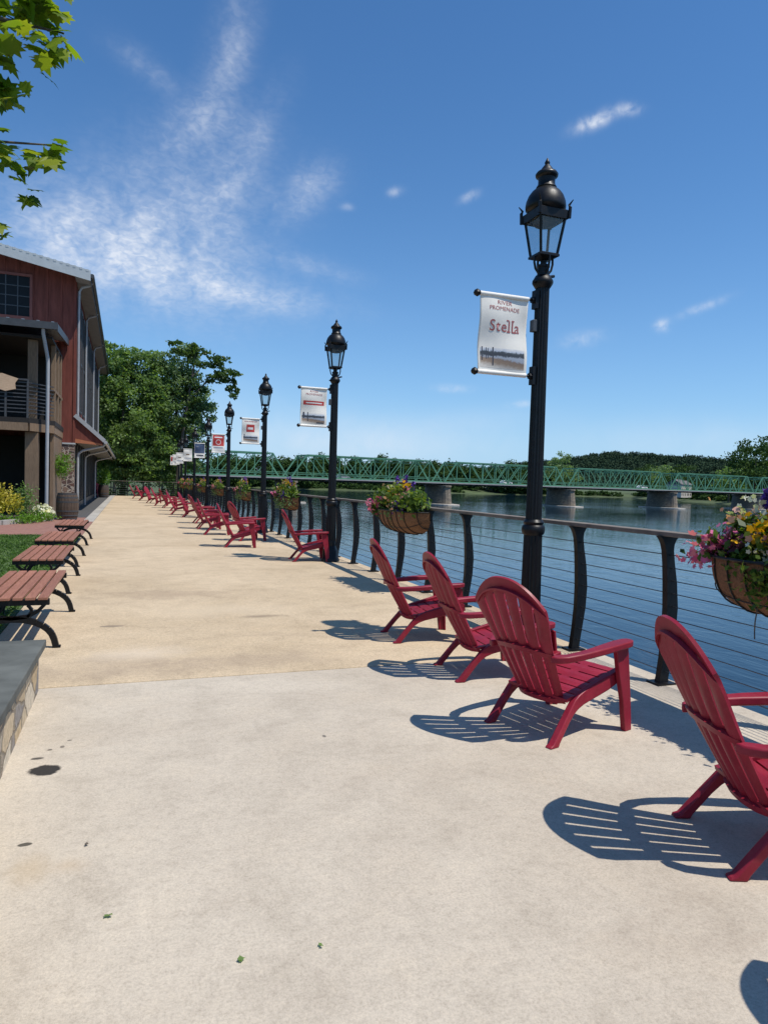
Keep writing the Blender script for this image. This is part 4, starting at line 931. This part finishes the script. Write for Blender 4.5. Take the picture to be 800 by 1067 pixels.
# ------------------------------------------------------------------ trees on the near bank
def make_tree(name, loc, label, lobes, nsub, dens, size, mat, trunk, limbs=(), group=None, core=None, cat='tree', fr=.34, aspect=.55):
    t = thing(name, loc, label, cat, group)
    b = MB(); b.tube(*trunk, 10)
    for pts, r in limbs: b.tube(pts, r, 7)
    b.build('trunk', M['trunk'], t, smooth=60)
    pts = blob_pts(clumps(lobes, nsub, fr), dens, .75, .3)
    leafmesh('crown', pts, size, mat, t, aspect=aspect)
    return t
make_tree('leafy_tree', (-.6,61,-.2), 'dense green tree at the end of the promenade next to the barn', [(0,0,6.2,3.0,3,3.4),(-1.6,-.5,9.2,1.9,2,2.2),(1.2,.3,8.6,2.2,2,2.0),(-2.0,0,4.4,2.2,2,2.2),(1.8,-.6,4.6,2.2,2,2.0),(-.6,0,10.9,1.0,1,1.1),(1.3,0,10.8,1.6,1.5,1.5),(2.6,0,9.4,1.4,1.3,1.6),(.4,-1.2,3.0,2.6,1.6,1.5),(-1.0,-1,11.2,1.2,1,1.3),(2.4,-.5,7.2,1.6,1.5,1.6),(2.6,-.5,3.6,1.5,1.3,1.5)], 46, 85, .28, M['tree_mid'],
   ([(0,0,-.3),(0.1,0,2),(-.1,.1,5),(0,0,8)], [.28,.22,.16,.06]), [([(0,0,2.2),(1.2,.2,4.5),(1.8,.2,6.5)], [.14,.1,.04]), ([(0,0,2.8),(-1.2,-.2,5),(-1.7,-.3,8)], [.13,.09,.03])])
make_tree('leafy_tree', (3.4,62,-1.0), 'taller grey green tree leaning out over the river beyond the end railing', [(0,0,8.0,2.4,2.2,2.8),(-.3,0,11.2,1.9,1.8,1.9),(1.5,-.2,10.0,1.7,1.6,1.9),(-1.2,.2,5.2,2.2,2,2.0),(1.4,0,6.2,1.7,1.6,1.7),(.9,0,13.2,1.3,1.2,.9),(-1.6,0,9.0,1.7,1.6,1.8),(2.2,0,8.2,1.5,1.4,1.5),(1.9,0,4.4,1.4,1.3,1.4),(-1.2,.2,12.4,1.2,1.1,1.0),(-1.0,0,3.2,1.6,1.4,1.4)], 44, 76, .26, M['tree_grey'],
   ([(0,0,-2),(.1,0,2),(0,0,5),(.3,0,9),(.6,0,12.5)], [.3,.24,.18,.12,.04]), [([(.1,0,5),(1.5,0,7.5),(3.0,0,9.6)], [.12,.08,.03]), ([(0,0,4),(-1.2,0,6),(-1.8,.1,8)], [.12,.07,.03])])
make_tree('leafy_tree', (4.6,60.5,-1.5), 'tree with large dark leaf tufts, one bough reaching out towards the lamps', [(1.2,0,13.0,1.5,1.2,.7),(2.0,0,11.6,1.0,1,.6),(3.0,0,11.9,1.1,.9,.55),(3.55,0,10.6,.55,.6,.8),(-.4,0,13.9,1.3,1,.6),(.4,0,10.4,1.2,1,.9),(-.6,0,8.4,1.2,1,1.0)], 12, 70, .36, M['tree_dark'],
   ([(-1,0,-2),(-.9,0,3),(-.4,0,8),(.2,0,12),(.4,0,13.5)], [.22,.18,.12,.07,.03]), [([(-.2,0,9.5),(1.4,0,11.3),(3.0,0,11.8),(3.6,0,10.6)], [.08,.06,.04,.015]), ([(.1,0,11.5),(1.2,0,12.8)], [.05,.02])], fr=.42)
make_tree('leafy_tree', (-4.5,74,0), 'dark tree standing behind the barn far end', [(0,0,5.5,4,3.5,3.6),(1.5,0,8.5,2.8,2.5,2.5),(-1,0,8.5,2.5,2.5,2.3)], 30, 40, .4, M['tree_dark'], ([(0,0,-.3),(0,0,4),(0,0,8)], [.35,.25,.1]))
make_tree('riverbank_shrub', (1.0,60.0,-.4), 'dark shrubs crowding behind the end railing', [(-2.6,.4,1.3,1.3,1.2,1.5),(-.8,.6,1.6,1.4,1.1,1.6),(1.2,.6,1.4,1.4,1.0,1.5),(2.6,.8,1.0,1.2,1,1.4)], 22, 70, .22, M['tree_dark'], ([(0,0,-.5),(0,.3,1.5)], [.08,.03]), cat='shrub')
make_tree('riverbank_shrub', (5.4,63.5,-3.2), 'light green shrub on the bank below the leaning tree', [(0,0,1.2,1.5,1.3,1.5),(.9,.3,.3,1.2,1,1.1),(-.6,0,2.6,1.1,1,1.2)], 22, 60, .24, M['tree_grey'], ([(0,0,-.8),(0,0,1.5)], [.08,.03]), cat='shrub')
for i, (x, y, s, lb) in enumerate([(9,120,1.1,'near bank tree hidden mostly behind the lamps'), (8,165,1.2,'near bank tree close to the bridge abutment'), (2,100,1.2,'tree upstream of the end railing')]):
    make_tree('leafy_tree', (x-4,y,-2), lb, [(0,0,6*s,4*s,4*s,4*s),(1.5,0,8.5*s,3*s,3*s,2.4*s)], 24, 14, .7, M['tree_mid'], ([(0,0,-2),(0,0,6)], [.35,.1]))

# sycamore overhead: trunk out of frame at the left, boughs reaching in
sy = thing('sycamore_tree', (-4.2,4.6,-.07), 'sycamore branches with sunlit lobed leaves hanging in at the upper left', 'tree')
b = MB(); b.tube([(0,0,0),(.05,0,1.5),(.0,.05,3.2),(.3,0,4.6),(.2,.2,7)], [.3,.25,.21,.17,.1], 12)
b.tube([(.1,0,3.0),(1.2,-.1,3.35),(2.2,-.25,3.5),(2.9,-.45,3.62),(3.55,-.6,3.83),(3.85,-.6,3.83)], [.12,.08,.045,.022,.012,.004], 8)
b.tube([(.6,0,3.2),(1.6,-.3,3.0),(2.6,-.5,3.05),(3.15,-.6,3.18),(3.8,-.62,3.25)], [.06,.045,.025,.012,.004], 8)
b.tube([(2.9,-.5,3.1),(3.3,-.6,2.98),(3.5,-.6,2.88)], [.01,.006,.003], 6)
b.tube([(.25,0,4.4),(1.6,-.2,4.7),(2.6,-.4,4.4),(3.35,-.6,4.05)], [.12,.07,.03,.006], 8)
b.build('trunk', M['trunk'], sy, smooth=60)
def maple_leaf(p, d, up_, s):
    d = d.normalized(); t = d.cross(up_).normalized(); n = t.cross(d)
    o = [(-.05,.0),(-.12,.22),(.02,.30),(-.02,.52),(.20,.40),(.34,.62),(.44,.34),(.62,.36),(.60,.20),(1.0,0)]
    pr = o + [(a, -c) for a, c in o[-2:0:-1]]
    return [p + (d*a + t*c + n*(.10*math.sin(a*3.2) - .22*abs(c)))*s for a, c in pr]
lv = MB(); rl = random.Random(5)
def spray(pt, cnt, spread, smin=.06, smax=.125):
    for _ in range(int(cnt*1.5)):
        p = Vector(pt) + Vector((rl.gauss(0,spread[0]), rl.gauss(0,spread[1]), rl.gauss(0,spread[2])))
        d = Vector((rl.uniform(-.6,1), rl.uniform(-1,.6), rl.uniform(-1.1,.1))); u = Vector((rl.uniform(-.5,.5), rl.uniform(-.8,.3), 1))
        q = maple_leaf(p, d, u, rl.uniform(smin,smax)); lv.add(q, [tuple(range(len(q)))])
# world points of the visible sprays, relative to the tree base
def rel(x, y, z): return (x+4.2, y-4.6, z+.07)
for pt, c, s_ in [((-.66,4.0,3.86),14,(.07,.1,.07)),((-.52,4.0,3.84),14,(.06,.1,.06)),((-.43,4.0,3.84),11,(.04,.08,.05)),((-.36,4.0,3.76),4,(.025,.05,.025)),((-.46,4.0,3.66),10,(.05,.08,.04)),((-.62,4.0,3.64),12,(.05,.1,.05)),((-.66,4.0,3.46),12,(.04,.08,.05)),((-.58,4.0,3.42),5,(.03,.05,.03)),((-.68,4.0,3.14),12,(.05,.08,.05)),((-.58,4.0,3.06),7,(.04,.06,.05)),((-.45,4.0,3.14),5,(.04,.06,.03)),((-.40,4.0,3.17),3,(.02,.03,.02)),((-.52,4.0,2.92),4,(.02,.04,.03)),((-.70,4.0,2.74),5,(.04,.06,.02)),((-.62,4,2.70),2,(.02,.03,.02)),((-.75,4.0,4.15),14,(.1,.1,.07)),((-.5,4.0,4.05),10,(.1,.1,.05)),((-1.0,4,3.7),12,(.12,.15,.15)),((-1.05,4,3.1),10,(.1,.15,.1))]:
    spray(rel(*pt), c, s_)
for _ in range(60): spray((rl.uniform(.2,2.6), rl.uniform(-.8,.6), rl.uniform(3.2,6.5)), 8, (.3,.3,.25), .1,.18)
lv.build('crown', M['syc'], sy, recalc=False)

# ------------------------------------------------------------------ bridge
br = thing('truss_bridge', (43.3,204,0), 'long green steel truss bridge on stone piers across the river', 'bridge', rz=math.atan2(6.5,52.4))
Lp = math.hypot(52.4,6.5); ZD, ZT = 2.95, 9.6
def truss_mesh():
    b = MB(); n = 10; p = Lp/n
    for y in (-4.0, 4.0):
        b.bar((.6,y,ZD),(Lp-.6,y,ZD), .36, .4); b.bar((p,y,ZT),(Lp-p,y,ZT), .34, .36)
        b.bar((.6,y,ZD),(p,y,ZT), .36, .38); b.bar((Lp-.6,y,ZD),(Lp-p,y,ZT), .36, .38)
        for k in range(1,n):
            b.bar((k*p,y,ZD),(k*p,y,ZT), .19, .22)
            if 1 <= k < n//2: b.bar((k*p,y,ZT),((k+1)*p,y,ZD), .18, .2)
            if k > n//2: b.bar((k*p,y,ZT),((k-1)*p,y,ZD), .18, .2)
        b.bar((4*p,y,ZD),(5*p,y,ZT), .16); b.bar((6*p,y,ZD),(5*p,y,ZT), .16)
        for zz in (ZD+.9,ZD+1.35): b.bar((.6,y*1.04,zz),(Lp-.6,y*1.04,zz), .1)
    for k in range(1,n):
        b.bar((k*p,-4,ZT),(k*p,4,ZT), .22); b.bar((k*p,-4,ZT-1.0),(k*p,4,ZT-1.0), .18)
        if k < n-1: b.bar((k*p,-4,ZT),((k+1)*p,4,ZT), .12); b.bar((k*p,4,ZT),((k+1)*p,-4,ZT), .12)
        b.bar((k*p,-4,ZT-1.0),(k*p,0,ZT), .12); b.bar((k*p,4,ZT-1.0),(k*p,0,ZT), .12)
    return b.mesh('truss_span', M['bridge'])
tm = truss_mesh()
for k in range(-1,5):
    o = bpy.data.objects.new('truss_span', tm); C.objects.link(o); o.parent = br; o.location = (k*Lp,0,0)
b = MB(); b.box(-Lp-12,5*Lp+10,-3.7,3.7,2.55,2.7); b.build('road_deck', M['deckgrey'], br)
b = MB(); b.box(-Lp-12,5*Lp+10,-6.3,-4.3,2.52,2.68); b.box(-Lp-12,5*Lp+10,-6.42,-6.3,2.4,2.74); b.build('walkway', M['deckgrey'], br)
b = MB()
for y in (-6.35,): 
    b.box(-Lp-12,5*Lp+10,y-.04,y+.04,3.75,3.84)
    for k in range(int(6.4*Lp/2.6)): x = -Lp-10+k*2.6; b.box(x-.04,x+.04,y-.03,y+.03,2.745,3.745)
b.build('walkway_railing', M['bridge'], br)
b = MB()
for y in (-4,-1.5,1.5,4): b.box(-Lp-12,5*Lp+10,y-.2,y+.2,1.85,2.45)
for k in range(60): b.box(-Lp+k*Lp/10-.15,-Lp+k*Lp/10+.15,-6.2,4.6,2.0,2.5)
b.build('floor_beams', M['decksteel'], br)
def pier_mesh(foot):
    b = MB(); n = 24
    def ring(a, c, z): return [(math.copysign(abs(math.cos(t))**.6, math.cos(t))*a, math.copysign(abs(math.sin(t))**.9, math.sin(t))*c, z) for t in [2*PI*k/n for k in range(n)]]
    prof = [(3.3,8.4,-4.2),(4.6,10.2,-4.25),(4.7,10.4,-6.5)] if foot else [(1.9,6.6,1.84),(2.3,7.0,1.8),(2.3,7.0,1.3),(2.0,6.6,1.25),(2.6,7.5,-5.5)]
    vs = []
    for a, c, z in prof: vs += ring(a, c, z)
    fs = [(j*n+k, j*n+(k+1)%n, (j+1)*n+(k+1)%n, (j+1)*n+k) for j in range(len(prof)-1) for k in range(n)] + [tuple(range(n))]
    b.add(vs, fs); return b.mesh('pier', M['footing'] if foot else M['pierstone'])
pmh, pft = pier_mesh(False), pier_mesh(True)
for k in range(0,5):
    o = bpy.data.objects.new('pier', pmh); C.objects.link(o); o.parent = br; o.location = (k*Lp,-.8,0)
    f = bpy.data.objects.new('footing', pft); C.objects.link(f); f.parent = o
for x in (-Lp-5, 5*Lp+5):
    MB().box(x-5,x+5,-6.4,6.4,-6,1.83).build('abutment', M['pierstone'], br)
# cars crossing the bridge
def make_car(u, y, label, paint):
    a = math.atan2(6.5,52.4); t = thing('car', (43.3+u*math.cos(a)-y*math.sin(a), 204+u*math.sin(a)+y*math.cos(a), 2.7), label, 'car', 'cars crossing the bridge', rz=a)
    MB().prism([(-2.2,.3),(2.2,.3),(2.25,.7),(2.0,.85),(1.1,.95),(.5,1.42),(-1.3,1.45),(-1.95,.98),(-2.2,.9)], 'y', -.88, .88).build('body', paint, t, bevel=.06)
    MB().prism([(.95,.97),(.45,1.38),(-1.25,1.4),(-1.75,1.0)], 'y', -.9, .9).build('windows', M['car_glass'], t)
    for x in (-1.4,1.4):
        for yy in (-.8,.8): MB().tube([(x,yy-.1,.32),(x,yy+.1,.32)], .32, 14).build('wheel', M['tyre'], t)
make_car(80,-1.8,'small white car crossing the bridge just left of the tall lamp pole',M['car_white']); make_car(146,-1.8,'pale car on the bridge far to the right of the tall lamp pole',M['car_white']); make_car(18,-1.8,'grey car on the bridge near the banded banner lamp',M['car_grey'])

# ------------------------------------------------------------------ far bank
fl = []; rr_ = random.Random(3)
x = -60
while x < 420:
    h = rr_.uniform(20,27) if x > 60 else rr_.uniform(17,23); y = 585 + rr_.uniform(0,26); r_ = h*.36
    fl.append((x, y, -1+h*.55, r_, r_, h*.5)); fl.append((x+rr_.uniform(-3,3), y-6, -1+h*.25, r_*.9, r_*.8, h*.28)); x += rr_.uniform(5,9)
x = 318
for k in range(46):
    yy = 246+k*7.5; bx = 318+(yy-236)*.5; h = rr_.uniform(8,15)
    fl.append((bx+rr_.uniform(4,16), yy, -1+h*.5, h*.42, h*.42, h*.5)); fl.append((bx+rr_.uniform(0,4), yy+3, -1.5, 3.2, 3.2, 2.6))
for xx in range(-60, 470, 5):                          # low fringe along the waterline, open at the grassy point
    if not 285 < xx < 335: fl.append((xx+rr_.uniform(-2,2), 578+14*math.sin(xx*.02)+rr_.uniform(0,4), -2.4+rr_.uniform(0,1.5), 4.0, 3.2, 3.2))
pts = np.concatenate([blob_pts(clumps(fl, 11, .5), 3.6, .8, .3), blob_pts([(a,b_+2,c,d*.8,e*.8,f*.85) for a,b_,c,d,e,f in fl], 3.0, .5, .2)])
tag(leafmesh('far_woods', pts, 1.5, M['far_leaf'], aspect=.75), 'dark green woods lining the far bank behind the bridge', 'woods', kind='stuff')
hb = MB()
def hill_z(x, y): 
    t = max(0, min(1, (x-740)/420)); t = t*t*(3-2*t)
    return 8 + (30*max(0,min(1,(x-560)/200)) + 52*t)*math.exp(-((y-1500)/420)**2)*(1+.07*math.sin(x*.011)+.05*math.sin(x*.027+1)+.03*math.sin(x*.06))
hb.grid(lambda u, v_: (lambda x_, y_: (x_, y_, hill_z(x_, y_)-6))(450+u*2200, 900+v_*1300), 60, 30)
struct(hb.build('hills', M['hillground'], smooth=180))
hp = []
for _ in range(3400):
    x_ = rr_.uniform(480,2300); y_ = rr_.uniform(1000,1620); s_ = rr_.uniform(6,11)
    hp.append((x_, y_, hill_z(x_, y_)+s_*.1, s_, s_, s_*.8))
tag(leafmesh('hill_woods', blob_pts(hp, .42, .5, .2), 3.4, M['hill_leaf'], aspect=.8), 'dark wooded ridge rising beyond the far bank', 'woods', kind='stuff')
def far_tree(x, y, h, label, mat, r=.42):
    make_tree('far_tree', (x,y,-1), label, [(0,0,h*.6,h*r,h*r,h*.34),(h*.18,0,h*.42,h*.3,h*.3,h*.25),(-h*.2,0,h*.45,h*.28,h*.3,h*.25),(0,0,h*.83,h*.24,h*.24,h*.16)], 22, 1.6, 1.25, mat, ([(0,0,-2),(0,0,h*.3),(0,0,h*.7)], [.6,.5,.15]), aspect=.75, group='taller trees on the far bank')
far_tree(330,480,34,'round pale green tree rising behind the bridge beside the tall lamp pole',M['tree_grey'],.36)
far_tree(245,585,27,'tall tree tops behind the bridge left of the tall lamp pole',M['far_leaf'])
far_tree(268,588,25,'lower tree just left of the tall lamp pole behind the bridge',M['far_leaf'])
far_tree(325,290,36,'large dark tree behind the bridge at the right edge',M['far_leaf'],.42)
far_tree(350,300,38,'tree joining the large dark tree at the right edge',M['tree_dark'],.4)
far_tree(425,470,27,'pale tree in the gap between the round tree and the right edge trees',M['tree_grey'],.5)
far_tree(470,540,30,'broad crowned tree well back from the bank under the ridge',M['far_leaf'],.5)
far_tree(395,420,26,'broad tree in front of the wooded ridge, right of the round pale tree',M['far_leaf'],.5)
far_tree(365,345,22,'small tree behind the bridge between the houses and the right edge',M['tree_mid'],.45)
def make_house(x, y, z, w_, d_, h_, label, rz):
    t = thing('house', (x,y,z), label, 'house', 'houses on the far bank', rz=rz)
    MB().box(-w_/2,w_/2,-d_/2,d_/2,0,h_).build('wall', M['house'], t)
    MB().prism([(-d_/2-.5,h_),(d_/2+.5,h_),(0,h_+d_*.35)], 'x', -w_/2-.4, w_/2+.4).build('roof', M['houseroof'], t)
    for k in range(4):
        for zz in (1.2,4.0):
            if zz+1.5 < h_: MB().box(-w_/2+w_*(k+.5)/4-.5,-w_/2+w_*(k+.5)/4+.5,-d_/2-.05,-d_/2+.02,zz,zz+1.5).build('window', M['winglass'], t)
make_house(318,340,-1,13,9,8.0,'beige house seen through the bridge trusses, wider of the pair',.5); make_house(352,372,-1,10,8,8.5,'beige house seen through the bridge, narrower of the pair',.3)

# ------------------------------------------------------------------ leaf litter on the concrete
for i, (x, y, s_, lb) in enumerate([(.34,2.11,.016,'tiny green leaf alone on the pale concrete, lowest in the middle'), (.60,2.10,.010,'smallest green leaf on the pale concrete, toward the chairs'), (-.05,2.47,.015,'green leaf scrap on the pale concrete below the dark stain'), (-.15,2.98,.012,'brownish three lobed leaf scrap on the pale concrete')]):
    q = MB(); p = maple_leaf(Vector((0,0,.006)), Vector((math.cos(i*2),math.sin(i*2),.1)), Vector((0,0,1)), s_*1.3); q.add(p, [tuple(range(len(p)))])
    p = maple_leaf(Vector((.004,-.006,.009)), Vector((math.cos(i*2+1.6),math.sin(i*2+1.6),.2)), Vector((0,0,1)), s_*1.1); q.add(p, [tuple(range(len(p)))])
    o = q.build('fallen_leaf', M['tree_mid'] if i < 3 else M['trunk'], recalc=False); o.location = (x,y,.001); tag(o, lb, 'leaf', 'leaf scraps on the pavement')
